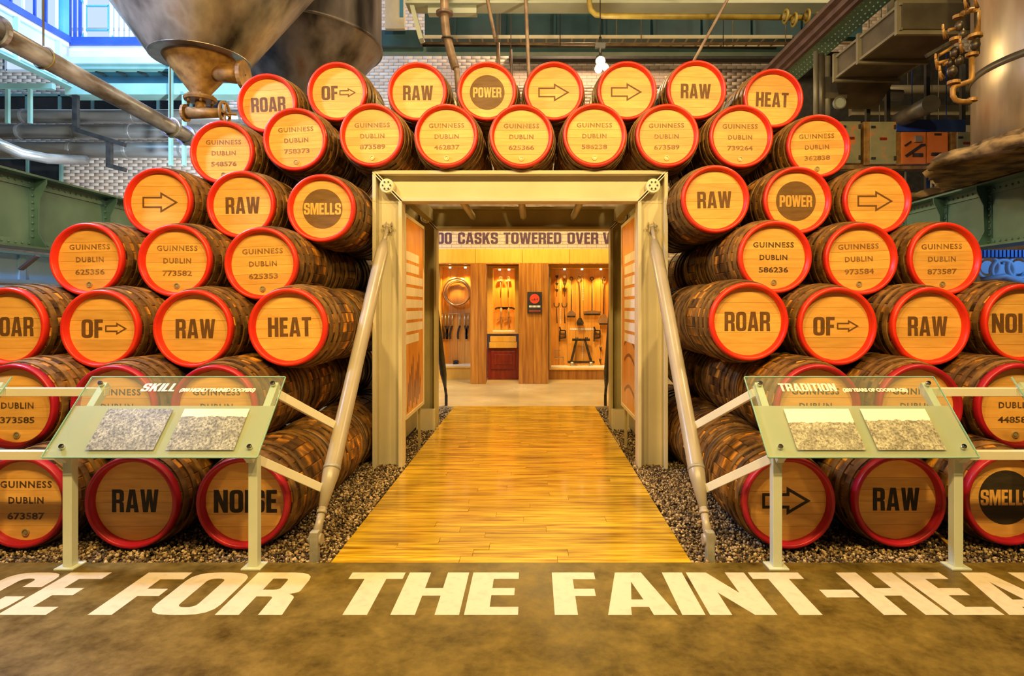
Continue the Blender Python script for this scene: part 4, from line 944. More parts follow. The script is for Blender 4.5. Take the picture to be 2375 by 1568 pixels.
v = MB().tube([(hx_-.16, hy, zr-.62), (hx_+.25, hy, zr-.62)], [.07, .055], 18).tube([(hx_, hy, zr-.48), (hx_, hy, zr-.58)], .055, 14).build('valve_body', M['rust_pipe'], r)
MB().lathe([(.01, -.16), (.10, -.16), (.10, -.19), (.01, -.19)], 20, (hx_, hy, zr-.62), 'X', False).build('valve_plate', M['rust_pipe'], v)
MB().torus((hx_+.28, hy, zr-.62), .12, .018, 'X', 24, 8).box(hx_+.27, hx_+.29, hy-.12, hy+.12, zr-.635, zr-.605).box(hx_+.27, hx_+.29, hy-.015, hy+.015, zr-.74, zr-.50).tube([(hx_+.22, hy, zr-.62), (hx_+.42, hy, zr-.635)], .015, 8).build('hand_wheel', M['rust_pipe'], v)
MB().tube([(hx_+.18, hy-.05, zr-.16), (hx_+.52, hy-.05, zr-.20)], .105, 20).lathe([(.01, .50), (.165, .50), (.165, .545), (.01, .545)], 24, (hx_, hy-.05, zr-.20), 'X', False).build('side_nozzle', M['rust_pipe'], r)
tx_, ty_ = P(700, 0, 10.2).x, 10.2
r = thing('dark_tank', (tx_, ty_, 5.0), 'large dark brown steel tank behind the hopper', 'tank')
MB().lathe([(.25, 4.62), (1.30, 5.95)], 56, (tx_, ty_, 0)).build('cone', M['tank'], r)
MB().lathe([(1.30, 5.95), (1.33, 5.95), (1.33, 6.0), (1.31, 6.0), (1.31, 9.4)], 56, (tx_, ty_, 0)).build('shell', M['tank'], r)
MB().box(tx_-.35, tx_+.25, ty_-1.36, ty_-1.2, 6.05, 6.16).build('lug', M['duct_edge'], r)
# big diagonal pipe
pa, pb = Vector((-4.00, 2.5, 3.66)), Vector((-4.14, 7.35, 3.59))
r = thing('hanging_pipe', (-4.07, 5, 3.55), 'grimy galvanised daylight-tinted pipe running back under the ceiling at the upper left', 'pipe')
MB().tube([pa, pb, pb+Vector((-.02, .25, -.06)), pb+Vector((0, .42, -.25)), pb+Vector((0, .45, -.6))], .083, 24).build('tube', M['old_pipe'], r)
for t in (.34, .42, .90, .965): p = pa.lerp(pb, t); MB().tube([p, p+Vector((0, .035, 0))], .125 if t < .5 else .115, 22, smooth=False).build('flange', M['old_pipe'], r)
MB().tube([pa.lerp(pb, .345), pa.lerp(pb, .385), pa.lerp(pb, .42)], [.10, .115, .10], 20).build('sleeve', M['old_pipe'], r)
for t in (.37, .52, .90): p = pa.lerp(pb, t); MB().tube([p+Vector((0, 0, .08)), Vector((p.x, p.y, 9.6))], .008, 8).torus(p, .092, .008, 'Y', 20, 6).build('hanger_rod', M['duct_edge'], r)

# ================================================================ left steelwork
def girder(x, side, ztop, zbot, y0, y1, gus, label, mat='green_girder'):
    s = 1 if side == 'left' else -1        # face looks towards +x on the left
    r = thing('riveted_girder', (x, (y0+y1)/2, zbot), label, 'girder')
    MB().box(x-.01, x+.01, y0, y1, zbot, ztop).build('web', M[mat], r)
    MB().box(x-.16, x+.16, y0, y1, ztop, ztop+.022).build('top_flange', M[mat], r); MB().box(x-.16, x+.16, y0, y1, zbot-.022, zbot).build('bottom_flange', M[mat], r)
    fx = x+s*.01
    q = MB().box(fx, fx+s*.014, y0, y1, ztop-.10, ztop).box(fx, fx+s*.014, y0, y1, zbot, zbot+.08); q.build('angle_strip', M[mat], r)
    rv = MB()
    yy = y0
    while yy < y1:
        for z in (ztop-.05, zbot+.04): rv.ball((fx+s*.016, yy, z), .014, 6)
        yy += .085
    for g in gus:
        o_ = (fx, g, 0)
        prof = [(.0, zbot), (.0, ztop), (.15, ztop), (.15, ztop-.05), (.07, ztop-.22), (.06, zbot+.16), (.15, zbot)]
        prof = [(s*a, b) for a, b in prof]
        if s < 0: prof = prof[::-1]
        MB().prism([prof], (fx, g+.006, 0), (1, 0, 0), (0, 0, 1), .012).build('gusset', M[mat], r)
        MB().box(fx, fx+s*.012, g-.05, g+.05, zbot+.08, ztop-.1).build('stiffener', M[mat], r)
        z = zbot+.12
        while z < ztop-.1: rv.ball((fx+s*.014, g-.028, z), .016, 6).ball((fx+s*.014, g+.028, z), .016, 6); z += .075
    rv.build('rivets', M[mat], r, kind='stuff')
    return r
girder(-5.5, 'left', 2.95, 2.20, 4.6, 13.5, (5.35, 6.63, 7.75, 9.0, 10.3), 'grey green riveted plate girder running back along the left side')
girder(5.3, 'right', 2.95, 2.26, 5.2, 13.5, (6.25, 7.0, 7.75, 8.6, 9.6), 'grey green riveted plate girder running back along the right side')
r = thing('blue_box_beam', (-7.0, 9, 1.85), 'bright blue low beam behind the left stack below the riveted girder', 'beam')
MB().box(-7.2, -7.0, 6.5, 13.5, 1.92, 2.26).build('web', M['sky_paint'], r); MB().box(-7.25, -6.9, 6.5, 13.5, 1.88, 1.92).build('bottom_flange', M['sky_paint'], r); MB().box(-7.25, -6.9, 6.5, 13.5, 2.26, 2.29).build('top_flange', M['teal'], r)
MB().bar(P(48, 625, 7.78)+Vector((.0, 0, 0)), P(88, 593, 7.78), .03, .07, up=(0, 1, 0)).build('brace', M['purple_beam'], r)
for k in range(6): MB().box(-7.0, -6.97, 7.2+k*1.0, 7.3+k*1.0, 1.92, 2.26).build('stiffener', M['sky_paint'], r)
MB().box(-9.2, -7.6, 6.5, 13.6, 0, 1.86).build('pale_plinth', M['white_paint'], label='pale low housing behind the left stack under the blue beam', cat='housing')
# deep plate girder of the gallery
r = thing('gallery_girder', (-9.27, 9.5, 5.9), 'deep pale blue gallery girder with edge strip painted white as sunlit at the upper left', 'girder')
MB().box(-9.29, -9.27, 7.5, 12.0, 6.0, 6.80).build('web', M['sky_paint'], r)
MB().box(-9.30, -9.12, 7.5, 12.0, 5.90, 5.93).box(-9.29, -9.24, 7.5, 12, 5.93, 6.02).build('bottom_flange', M['teal'], r)
MB().box(-9.30, -9.22, 7.5, 12.0, 6.73, 6.80).build('painted_sunlit_strip', M['white_paint'], r)  # sunlight on the girder edge put in as a white strip
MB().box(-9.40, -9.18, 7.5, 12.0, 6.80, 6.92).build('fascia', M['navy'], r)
for k in range(5): MB().box(-9.27, -9.17, 7.9+k*.95, 7.95+k*.95, 5.93, 6.73).build('stiffener', M['sky_paint'], r)
r = thing('gallery_crossbeam', (-6, 12.1, 5.7), 'layered blue and teal gallery edge beam crossing behind the hopper', 'beam')
x1 = -3.4
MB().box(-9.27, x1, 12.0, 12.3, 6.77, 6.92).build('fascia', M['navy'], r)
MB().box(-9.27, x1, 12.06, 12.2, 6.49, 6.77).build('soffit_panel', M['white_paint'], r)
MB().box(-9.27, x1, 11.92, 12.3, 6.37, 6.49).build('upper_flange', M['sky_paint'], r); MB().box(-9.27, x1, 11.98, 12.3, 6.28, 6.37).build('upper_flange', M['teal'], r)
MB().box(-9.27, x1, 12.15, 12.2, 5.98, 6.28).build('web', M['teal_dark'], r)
q = MB()
for k in range(14): x = -9.2+k*.42; q.bar((x, 12.12, 6.27), (x+.2, 12.12, 6.2), .03, .02, up=(0, 1, 0))
q.build('lattice', M['black'], r, kind='stuff')
MB().box(-9.27, x1, 11.95, 12.3, 5.76, 5.98).build('lower_flange', M['teal'], r)
# railing
r = thing('gallery_railing', (-8.5, 12.0, 6.92), 'blue and white gallery railing in front of the bright window', 'railing')
for k in range(22):
    px = 162+k*12
    if 200 < px < 252: continue
    p = P(px, 85, 12.1); MB().box(p.x-.022, p.x+.022, 12.08, 12.12, 6.92, 8.2).build('baluster', M['white_paint' if px > 190 else 'navy'], r)
fr = MB(); a, b = P(200, 70, 12.1), P(252, 14, 12.1)
for p_, q_ in (((a.x, a.z), (b.x, a.z)), ((a.x, b.z), (b.x, b.z)), ((a.x, a.z), (a.x, b.z)), ((b.x, a.z), (b.x, b.z)), ((a.x, a.z), (a.x-.1, 6.92)), ((b.x, a.z), (b.x+.1, 6.92)), ((b.x, b.z), (b.x+.12, b.z+.14)), ((a.x, b.z), (a.x-.12, b.z+.14))): fr.bar((p_[0], 12.1, p_[1]), (q_[0], 12.1, q_[1]), .03, .03, up=(0, 1, 0))
fr.build('panel_frame', M['blue_paint'], r)
for k in range(16):
    y = 7.9+k*.26; MB().box(-9.33, -9.29, y-.018, y+.018, 6.92, 8.2).build('baluster', M['navy' if k % 3 else 'white_paint'], r)
MB().box(-9.37, -9.23, 11.86, 12.02, 6.92, 9.5).build('corner_post', M['blue_paint'], r)
# teal hanger frame, far left
r = thing('hanger_frame', (-9.8, 11.5, 5.0), 'thin teal hanger frame at the far left edge', 'frame')
q = P(0, 201, 11.5); MB().box(-11, P(125, 0, 11.5).x, 11.45, 11.55, q.z-.05, q.z+.05).build('beam', M['teal'], r)
for px in (18, 70): p = P(px, 205, 11.5); MB().box(p.x-.03, p.x+.03, 11.47, 11.53, P(0, 286, 11.5).z, p.z).build('rod', M['teal'], r)
r = thing('hanging_bracket', P(230, 390, 11), 'black stepped bracket hanging below the gallery girder', 'bracket'); Dk = 12.0
MB().bar(P(176, 205, Dk), P(176, 303, Dk), .10, .08, up=(0, 1, 0)).build('post', M['black'], r)
MB().bar(P(172, 300, Dk), P(290, 336, Dk), .08, .09, up=(0, 1, 0)).build('arm', M['black'], r)
MB().bar(P(254, 325, Dk), P(254, 388, Dk), .10, .08, up=(0, 1, 0)).build('post', M['black'], r)
MB().bar(P(252, 384, Dk), P(290, 394, Dk), .08, .12, up=(0, 1, 0)).build('foot', M['black'], r)
for i, (y, rr, y_w, t_) in enumerate(((270, .15, 13.3, 'topmost'), (306, .155, 13.2, 'middle'), (348, .175, 13.1, 'lowest'))):
    z = P(0, y, y_w).z; r = thing('grey_duct', (-8, y_w, z-rr), '%s of the three grey round ducts on the left back wall' % t_, 'duct', 'round ducts on the left back wall')
    MB().tube([(-13.5, y_w, z), (-3.9, y_w, z)], rr, 28).build('tube', M['duct'], r)
    for x in (-12.4, -11.2, -10.0, -8.8, -7.6, -6.4, -5.2): MB().tube([(x-.03, y_w, z), (x+.03, y_w, z)], rr+.012, 28, smooth=False).build('clamp', M['duct'], r)
pts = [P(-60, 300, 11.2), P(0, 335, 11.3), P(50, 356, 11.5), P(110, 368, 11.9), P(200, 372, 12.6)]
MB().tube(pts, .10, 20).build('curved_duct', M['duct'], label='curved grey duct sweeping in at the left edge', cat='duct')
for px, y0, t_ in ((397, 150, 'longer'), (428, 285, 'shorter')):
    y0 = min(y0, 222); a, b = P(px, y0, 11.9), P(px, 385, 11.9); MB().box(a.x-.026, a.x+.026, 11.85, 11.93, b.z, a.z).build('thin_post', M['teal'], label='%s pale teal post behind the end of the grimy pipe' % t_, cat='post')

def rods(q, x0, x1, y, z, n=2, r_=.008):      # hanger rods up to the ceiling
    for k in range(n): x = x0+(x1-x0)*(k+.5)/n; q.tube([(x, y, z), (x, y, 9.6)], r_, 6)
    return q
# ================================================================ centre: beams, tray, pipes
z = P(0, 15, 10).z
r = thing('upper_beam', (1.5, 10, z), 'pale grey green beam along the top edge of the photo', 'beam')
MB().box(P(945, 0, 10).x, P(1980, 0, 10).x, 9.9, 10.1, z, z+.45).build('web', M['pale'], r)
MB().box(P(945, 0, 10).x, P(1980, 0, 10).x, 9.82, 10.18, z-.03, z).build('bottom_flange', M['pale'], r)
MB().bar(P(950, -10, 9.95), P(978, 95, 9.95), .07, .18, up=(0, 1, 0)).build('raking_leg', M['pale'], r)
a = P(992, 22, 9.9); MB().box(a.x, P(1105, 0, 9.9).x, 9.9, 10.05, P(0, 30, 9.9).z, z-.03).build('soffit_plate', M['pale'], r)
a, b = P(985, 90, 12.2), P(2000, 20, 12.2)
r = thing('blue_beam', ((a.x+b.x)/2, 12.2, a.z), 'deep dark teal beam across the top behind the pipes', 'beam')
MB().box(a.x, b.x, 12.2, 12.3, a.z, b.z+.02).build('web', M['teal_dark'], r); MB().box(a.x, b.x, 12.05, 12.35, a.z-.03, a.z).build('bottom_flange', M['teal_dark'], r)
for k in range(8): x = a.x+.6+k*1.0; MB().box(x, x+.05, 12.1, 12.2, a.z, b.z).build('stiffener', M['teal_dark'], r)
a, b = P(870, 121, 13), P(1830, 105, 13); r = thing('lower_beam', ((a.x+b.x)/2, 13, a.z), 'pale blue grey beam crossing just above the top row', 'beam')
MB().box(a.x, b.x, 13, 13.2, a.z, b.z).build('web', M['teal'], r); MB().box(a.x, b.x, 12.94, 13.26, b.z, b.z+.03).build('top_flange', M['pale'], r)
a = P(870, 106, 12.8); b = P(980, 70, 12.8); MB().box(a.x, b.x, 12.8, 12.9, a.z, b.z).build('dark_infill', M['teal_dark'], label='dark teal infill plate between the tank and the raking beam leg', cat='panel')
a = P(893, 66, 12.6); b = P(938, -10, 12.6); r = thing('beige_panel', ((a.x+b.x)/2, 12.6, a.z), 'beige wall panel with teal strip right of the dark tank', 'panel')
MB().box(a.x, b.x, 12.6, 12.7, a.z, b.z+.3).build('panel', M['off_white'], r); MB().box(P(927, 0, 12.58).x, P(935, 0, 12.58).x, 12.57, 12.6, P(0, 40, 12.6).z, b.z+.3).build('strip', M['blue_paint'], r)
# dark strip at the top of the visible brick
a = P(1180, 138, 14.3); b = P(1830, 124, 14.3); MB().box(a.x, b.x, 14.25, 14.45, a.z, b.z).build('dark_lintel', M['black'], label='dark timber lintel on the brick wall below the pale beam', cat='lintel')
# cable tray
a, b = P(985, 97, 11.4), P(1830, 97, 11.4); r = thing('cable_tray', ((a.x+b.x)/2, 11.4, a.z), 'pale perforated cable tray hanging across the hall', 'cable tray')
for y in (11.25, 11.6): MB().box(a.x, b.x, y, y+.02, a.z, a.z+.06).build('side_rail', M['off_white'] if y < 11.5 else M['duct_edge'], r)
for k in range(28): x = a.x+.12+k*.24; MB().box(x, x+.03, 11.27, 11.6, a.z+.005, a.z+.02).build('rung', M['duct_edge'], r)
for px in (1160, 1430, 1700): x = P(px, 0, 11.4).x; MB().tube([(x, 11.4, a.z), (x, 11.4, 9.6)], .012, 8).build('hanger_rod', M['duct_edge'], r)
rods(MB().tube([P(975, 101, 11.15), P(1400, 103, 11.15), P(2030, 99, 11.15)], .028, 12), -2, 6, 11.15, P(0, 101, 11.15).z, 3).build('conduit', M['brown_pipe'], label='upper brown conduit under the cable tray', cat='conduit')
rods(MB().tube([P(980, 106, 11.1), P(1800, 112, 11.1)], .022, 12), -1, 5, 11.1, P(0, 108, 11.1).z, 2).build('conduit', M['black'], label='lower dark conduit under the cable tray', cat='conduit')
# pipes
def pipe(pts, r_, mat, label, n=14, name='pipe'):
    q = MB().tube([P(*p) for p in pts], r_, n); t = P(*pts[0])
    if t.z < 9.3: q.tube([t, (t.x, t.y, 9.6)], .008, 6)
    return q.build(name, M[mat], label=label, cat='pipe')
r = thing('drop_pipe', P(1050, 180, 9.5), 'brown pipe dropping behind the top row RAW cask', 'pipe')
MB().tube([P(1031, -490, 9.3), P(1031, 20, 9.3), P(1031, 40, 9.3), P(1035, 80, 9.3), P(1048, 130, 9.3), P(1056, 158, 9.3)], .066, 18).build('tube', M['brown_pipe'], r)
MB().tube([P(1056, 156, 9.3), P(1060, 166, 9.3), P(1063, 215, 9.3)], .045, 14).build('tail', M['brown_pipe'], r)
MB().tube([P(1031, 28, 9.3), P(1031, 34, 9.3)], .13, 18, smooth=False).build('flange', M['purple_beam'], r); MB().tube([P(1038, 89, 9.3), P(1038, 92, 9.3)], .095, 18, smooth=False).build('collar', M['black'], r)
pipe([(1129, -436, 9.8), (1129, -10, 9.8), (1148, 88, 9.8)], .03, 'brown_pipe', 'thin brown conduit slanting down to the cable tray')
pipe([(1219, -436, 9.8), (1219, -10, 9.8), (1223, 90, 9.8), (1228, 215, 9.8)], .03, 'brown_pipe', 'thin brown upright conduit left of the middle of the hall')
pipe([(1155, 100, 10.6), (1157, 215, 10.6)], .035, 'brown_pipe', 'short upright conduit above the upper POWER cask')
pipe([(1185, 115, 10.6), (1188, 215, 10.6)], .025, 'purple_beam', 'slim plum pipe right of the upper POWER cask')
pipe([(1720, -560, 8.8), (1692, -10, 8.8), (1610, 140, 8.8), (1585, 200, 8.8)], .022, 'brown_pipe', 'thin pale rod slanting down above the upper right RAW cask')
r = thing('olive_pipe', P(1600, 45, 9), 'olive yellow pipe with a bend and a valve cluster near the top edge', 'pipe')
MB().tube([P(1367, -20, 9.2), P(1367, 8, 9.2), P(1371, 24, 9.2), P(1382, 34, 9.2), P(1400, 37, 9.2), P(1870, 41, 9.2)], .042, 14).build('tube', M['yellow_pipe'], r)
for k, px in enumerate((1822, 1842, 1872, 1893)):
    p = P(px, 38+(k % 2)*8, 9.1); MB().torus(p, .09, .02, 'X', 18, 6).box(p.x-.01, p.x+.01, p.y-.09, p.y+.09, p.z-.01, p.z+.01).ball(p, .055, 10).build('valve', M['yellow_pipe'], r)
# spotlight cluster
r = thing('spotlight_cluster', P(1392, 160, 9), 'bright spotlight cluster hanging above the top row', 'spotlight')
MB().tube([P(1392, -540, 9), P(1392, 85, 9), P(1392, 86, 9), P(1392, 145, 9)], [.007, .007, .02, .02], 10).box(P(1380, 0, 9).x, P(1404, 0, 9).x, 8.97, 9.03, P(0, 112, 9).z, P(0, 100, 9).z).build('stem', M['black'], r)
for k, (px, py, rr) in enumerate(((1393, 142, .065), (1388, 160, .055), (1405, 157, .045))):
    p = P(px, py, 8.9); d = Vector((-.1*(k-1), -.6, -.6)).normalized()
    h = MB().tube([p-d*.14, p-d*.05, p], [rr*.6, rr*1.1, rr*1.15], 16).build('lamp_head', M['black'], r); MB().ball(p+d*.01, rr, 12).build('lens', M['lamp'], h)
pl = bpy.data.lights.new('spot_glow', 'POINT'); pl.energy = 120; pl.color = (1, .8, .5); pl.shadow_soft_size = .08
po = bpy.data.objects.new('spot_glow', pl); C.objects.link(po); po.location = P(1393, 150, 8.75)

# ================================================================ right: beam, ducts, cabinets, tank
r = thing('raking_beam', (4.4, 9.5, 5.5), 'teal riveted beam running back at the upper right with plum coloured side', 'beam')
MB().box(4.22, 4.60, 7.0, 14.0, 5.49, 5.51).build('riveted_plate', M['teal'], r)
MB().box(4.16, 4.22, 7.0, 14.0, 5.47, 5.52).box(4.08, 4.16, 7, 14, 5.52, 5.60).box(3.98, 4.08, 7.0, 14.0, 5.60, 5.66).build('flange', M['purple_beam'], r)
rv = MB(); y = 7.1
while y < 13.9:
    for x in (4.27, 4.36, 4.46, 4.55): rv.ball((x, y, 5.488), .014, 6)
    y += .10
rv.build('rivets', M['teal'], r, kind='stuff')
r = thing('sheet_duct', (4.7, 7, 4.8), 'large dark rectangular sheet metal duct at the upper right', 'duct')
X1, X2, Z1, Z2 = 4.32, 5.16, 4.80, 5.10
MB().box(X1, X2, 7.05, 8.6, Z1, Z2).build('casing', M['dark_duct'], r)
for y in (8.58, 7.95, 7.1):
    q = MB().box(X1-.05, X1, y-.02, y+.03, Z1-.05, Z2+.05).box(X2, X2+.05, y-.02, y+.03, Z1-.05, Z2+.05).box(X1, X2, y-.02, y+.03, Z1-.05, Z1).box(X1, X2, y-.02, y+.03, Z2, Z2+.05); q.build('flange', M['duct_edge'], r)
for a_ in ((X1-.03, X1, 7.05, 8.6, Z1-.012, Z1+.02), (X2, X2+.03, 7.05, 8.6, Z1-.012, Z1+.02), (X1-.03, X1, 7.05, 8.6, Z2-.02, Z2+.012)): MB().box(*a_).build('edge_trim', M['duct_edge'], r)
r = thing('sheet_duct', (5.9, 9, 6.0), 'upper dark rectangular duct cut by the top edge at the right', 'duct')
MB().box(5.0, 6.3, 7.1, 8.4, 5.42, 6.2).build('casing', M['dark_duct'], r); MB().box(4.95, 6.35, 8.36, 8.44, 5.37, 6.25).build('flange', M['duct_edge'], r)
MB().add([(X1, 8.6, Z1), (X2, 8.6, Z1), (X2, 8.6, Z2), (X1, 8.6, Z2), (4.75, 9.3, 4.6), (5.3, 9.3, 4.6), (5.3, 9.3, 4.9), (4.75, 9.3, 4.9)], [(0, 4, 5, 1), (1, 5, 6, 2), (2, 6, 7, 3), (3, 7, 4, 0), (4, 7, 6, 5)]).build('duct_reducer', M['dark_duct'], label='tapering end piece of the dark rectangular duct', cat='duct')
# steel spiral duct pieces
r = thing('spiral_duct', P(2015, 230, 9.8), 'short shiny spiral duct under the dark rectangular duct', 'duct')
MB().tube([P(1974, 217, 9.8), P(2090, 222, 9.8)], .09, 22).build('tube', M['duct'], r); a = P(2030, 215, 9.8); rods(MB(), a.x-.2, a.x+.2, 9.8, a.z).build('hanger_rods', M['black'], r)
for px in (2003, 2050): a = P(px, 218, 9.8); MB().tube([a, a+Vector((.03, 0, 0))], .097, 22, smooth=False).build('collar', M['duct'], r)
MB().tube([P(2075, 285, 9.6), P(2160, 240, 8.4)], .12, 20).build('spiral_duct', M['dark_duct'], label='dark slanting round duct behind the cabinets', cat='duct')
rods(MB().tube([P(1950, 208, 12), P(2260, 208, 12)], .09, 16), P(2060, 0, 12).x, P(2240, 0, 12).x, 12, P(0, 208, 12).z).build('far_pipe', M['duct_edge'], label='far horizontal pipe behind the shiny spiral duct', cat='pipe')
# black panel added where the right background is only dark
MB().box(5.6, 12.5, 13.6, 13.8, 4.0, 7.3).build('dark_backdrop', M['black'], label='black panel added to darken the right background', cat='housing')
for i, (py, D_) in enumerate(((253, 12.5), (300, 11.5))):
    a, b = P(1975, py, D_), P(2250, py, D_); rods(MB().box(a.x, b.x, D_, D_+.12, a.z-.12, a.z+.08), a.x, b.x, D_+.06, a.z).build('cross_member', M['duct_edge'], label='%s dull cross beam behind the cabinets' % ('upper', 'lower')[i], cat='beam')
for i, px in enumerate((2012, 2058, 2150, 2232)):
    a, b = P(px, 290, 9.5), P(px, 150, 9.5); MB().box(a.x-.03, a.x+.03, 9.47, 9.53, 0, b.z).build('stanchion', M['black'], label='black upright %s behind the painted cabinets' % ('left of the shiny duct middle', 'right of the shiny duct', 'under the dark duct corner', 'beside the steel tank')[i], cat='stanchion')
# vertical pipe bundle
for i, (px, rr, m) in enumerate(((1892, .035, 'duct_edge'), (1904, .05, 'dark_duct'), (1918, .05, 'duct_edge'))):
    a, b = P(px, 290, 9), P(px, 120+i*6, 9); MB().tube([a, b], rr, 14).build('upright_pipe', M[m], label='%s of the three upright pipes right of the upper HEAT cask' % ('left', 'middle', 'right')[i], cat='pipe', group='upright pipes right of the upper HEAT cask')
p = P(1944, 241, 8.9); r = thing('round_gauge', p, 'pale round gauge beside the upright pipes', 'gauge')
MB().tube([p, p+Vector((0, -.05, 0))], .085, 24, smooth=False).build('face', M['pale'], r); MB().tube([p, (p.x, 8.98, p.z+.1), (p.x, 8.98, p.z+.16)], .02, 8).build('stem', M['duct_edge'], r); MB().torus(p+Vector((0, -.05, 0)), .085, .012, 'Y', 24, 6).build('bezel', M['duct_edge'], r)
MB().box(p.x-.16, p.x+.16, 8.95, 9.1, p.z+.1, p.z+.42).build('junction_box', M['dark_duct'], label='dull junction box above the round gauge', cat='box')
# cabinets on a rack
CAB = [(1950, 1996, 280, 380, 'green_box', 'grey green cabinet partly hidden behind the cask stamped 362838'), (2018, 2078, 281, 382, 'green_box', 'largest grey green cabinet with orange flaking'),
       (2091, 2147, 305, 382, 'orange_box', 'bright orange cabinet with black levers'), (2151, 2198, 305, 380, 'orange_box', 'narrower orange cabinet with a dark handle row'), (2220, 2262, 305, 378, 'green_box', 'grey green cabinet next to the steel tank')]
for i, (xa, xb, ya, yb, m, lab) in enumerate(CAB):
    a, b = P(xa, yb, 8.8), P(xb, ya, 8.8); r = thing('control_cabinet', ((a.x+b.x)/2, 8.8, a.z), lab, 'cabinet')
    MB().box(a.x-.08, b.x, 8.82, 9.15, a.z, b.z).build('body', M['rust_pipe'], r, bev=.006)
    MB().box(a.x, b.x, 8.795, 8.82, a.z+.01, b.z-.01).build('door', M[m], r, bev=.004)
    cx, cz = (a.x+b.x)/2, (a.z+b.z)/2
    if i in (0, 1, 4):
        for zz in (a.z+.09, b.z-.09): MB().box(a.x+.01, a.x+.07, 8.775, 8.796, zz-.015, zz+.015).build('hinge', M['black'], r)
        MB().box(cx-.05, cx+.05, 8.785, 8.796, cz+.04, cz+.075).build('plate', M['mahog'], r)
        for zz in (a.z+.09, b.z-.09): MB().box(b.x-.035, b.x-.01, 8.77, 8.796, zz-.03, zz+.03).build('latch', M['black'], r)
    elif i == 2:
        MB().bar((cx-.13, 8.77, cz-.12), (cx+.10, 8.77, cz+.04), .03, .03, up=(0, 1, 0)).bar((cx+.08, 8.77, cz+.04), (cx+.15, 8.77, cz+.04), .025, .025, up=(0, 1, 0)).build('lever', M['black'], r)
        MB().box(cx, cx+.1, 8.75, 8.795, cz+.08, cz+.17).build('meter', M['steel'], r); MB().box(cx-.02, cx+.12, 8.77, 8.795, cz-.13, cz-.08).build('plate', M['iron'], r); MB().bar((cx-.14, 8.78, cz+.03), (cx-.05, 8.78, cz+.09), .02, .02, up=(0, 1, 0)).build('lever', M['black'], r)
    else:
        MB().box(cx-.05, cx+.05, 8.785, 8.796, b.z-.06, b.z-.03).build('plate', M['iron'], r)
        MB().box(cx-.1, cx+.03, 8.76, 8.796, cz-.12, cz-.08).box(cx+.06, cx+.11, 8.76, 8.796, cz-.15, cz-.1).build('handle', M['black'], r); MB().box(cx-.04, cx+.04, 8.785, 8.796, a.z+.04, a.z+.08).build('plate', M['iron'], r)
a, b = P(1930, 386, 8.9), P(2280, 386, 8.9); MB().box(a.x, b.x, 8.85, 9.0, a.z-.05, a.z+.02).build('rack_rail', M['rust_pipe'], label='rusty rail under the row of painted cabinets', cat='rail')
for px in (2100, 2160, 2170): p = P(px, 386, 8.95); MB().tube([p, p+Vector((0, 0, -.55))], .015, 8).build('cable', M['duct_edge'], label='thin cable hanging under the cabinet rail at %s' % {2100: 'the bright orange cabinet', 2160: 'the left of the narrower orange cabinet', 2170: 'the middle of the narrower orange cabinet'}[px], cat='cable')
a, b = P(2080, 300, 9.3), P(2240, 285, 9.3); rods(MB().box(a.x, b.x, 9.3, 9.4, a.z-.03, b.z+.05), a.x, b.x, 9.35, b.z).build('blue_tray', M['navy'], label='dark blue tray above the orange cabinets', cat='tray')  # tray coloured plain navy
# steel tank right
TX, TYY = 5.52, 6.0
r = thing('steel_tank', (TX, TYY, 3.2), 'large pale brushed steel tank at the upper right edge', 'tank')
zt = 3.17
MB().lathe([(.3, zt), (.95, zt), (.95, zt+.75)], 72, (TX, TYY, 0)).build('shell', M['tank2'], r)
MB().lathe([(.95, zt+.74), (.958, zt+.74), (.958, zt+.81), (.95, zt+.81)], 72, (TX, TYY, 0)).build('seam_band', M['dark_duct'], r)
MB().lathe([(.95, zt+.75), (.95, zt+1.75), (.965, zt+1.75), (.965, zt+1.78), (.95, zt+1.78), (.95, 6.9)], 72, (TX, TYY, 0)).build('upper_shell', M['tank2'], r)
MB().lathe([(.95, zt), (1.02, zt), (1.02, zt+.05), (.95, zt+.07)], 72, (TX, TYY, 0), smooth=False).build('base_ring', M['ledge'], r)
r = thing('scaly_ledge', (TX, TYY, 2.98), 'rough brown scaly stone ledge under the steel tank above the right girder', 'ledge')
q = MB(); n = 96; prof = [(.3, 3.15), (1.12, 3.15), (1.30, 3.11), (1.37, 3.05), (1.33, 2.99), (.3, 2.99)]
vs = []; rr_ = random.Random(3)
for i, (R, z) in enumerate(prof):
    for j in range(n):
        a = 2*math.pi*j/n; jit = (rr_.uniform(-.035, .035) if 0 < i < 5 else 0); R2 = R+jit+(.05*math.sin(a*7)+.03*math.sin(a*13) if 0 < i < 5 else 0)
        vs.append((TX+R2*math.cos(a), TYY+R2*math.sin(a)*1.0, z+(rr_.uniform(-.015, .015) if 0 < i < 5 else 0)))
q.add(vs, [(i*n+j, i*n+(j+1) % n, (i+1)*n+(j+1) % n, (i+1)*n+j) for i in range(5) for j in range(n)], True); q.build('slab', M['ledge'], r)
q = MB(); vs = []; rows_ = 5; m_ = 30
for i in range(m_+1):
    y = 6.9+i*.2; j1 = rr_.uniform(-.03, .03)
    vs += [(5.1+j1, y, 2.99), (5.05+j1, y, 3.05+.03*math.sin(i*1.7)), (5.16+j1, y, 3.12+.04*math.sin(i*.9)), (6.2, y, 3.14), (6.2, y, 2.99)]
q.add(vs, [(i*5+j, i*5+j+1, (i+1)*5+j+1, (i+1)*5+j) for i in range(m_) for j in range(4)]+[(0, 4, 3, 2, 1)], False); q.build('tail', M['ledge'], r)
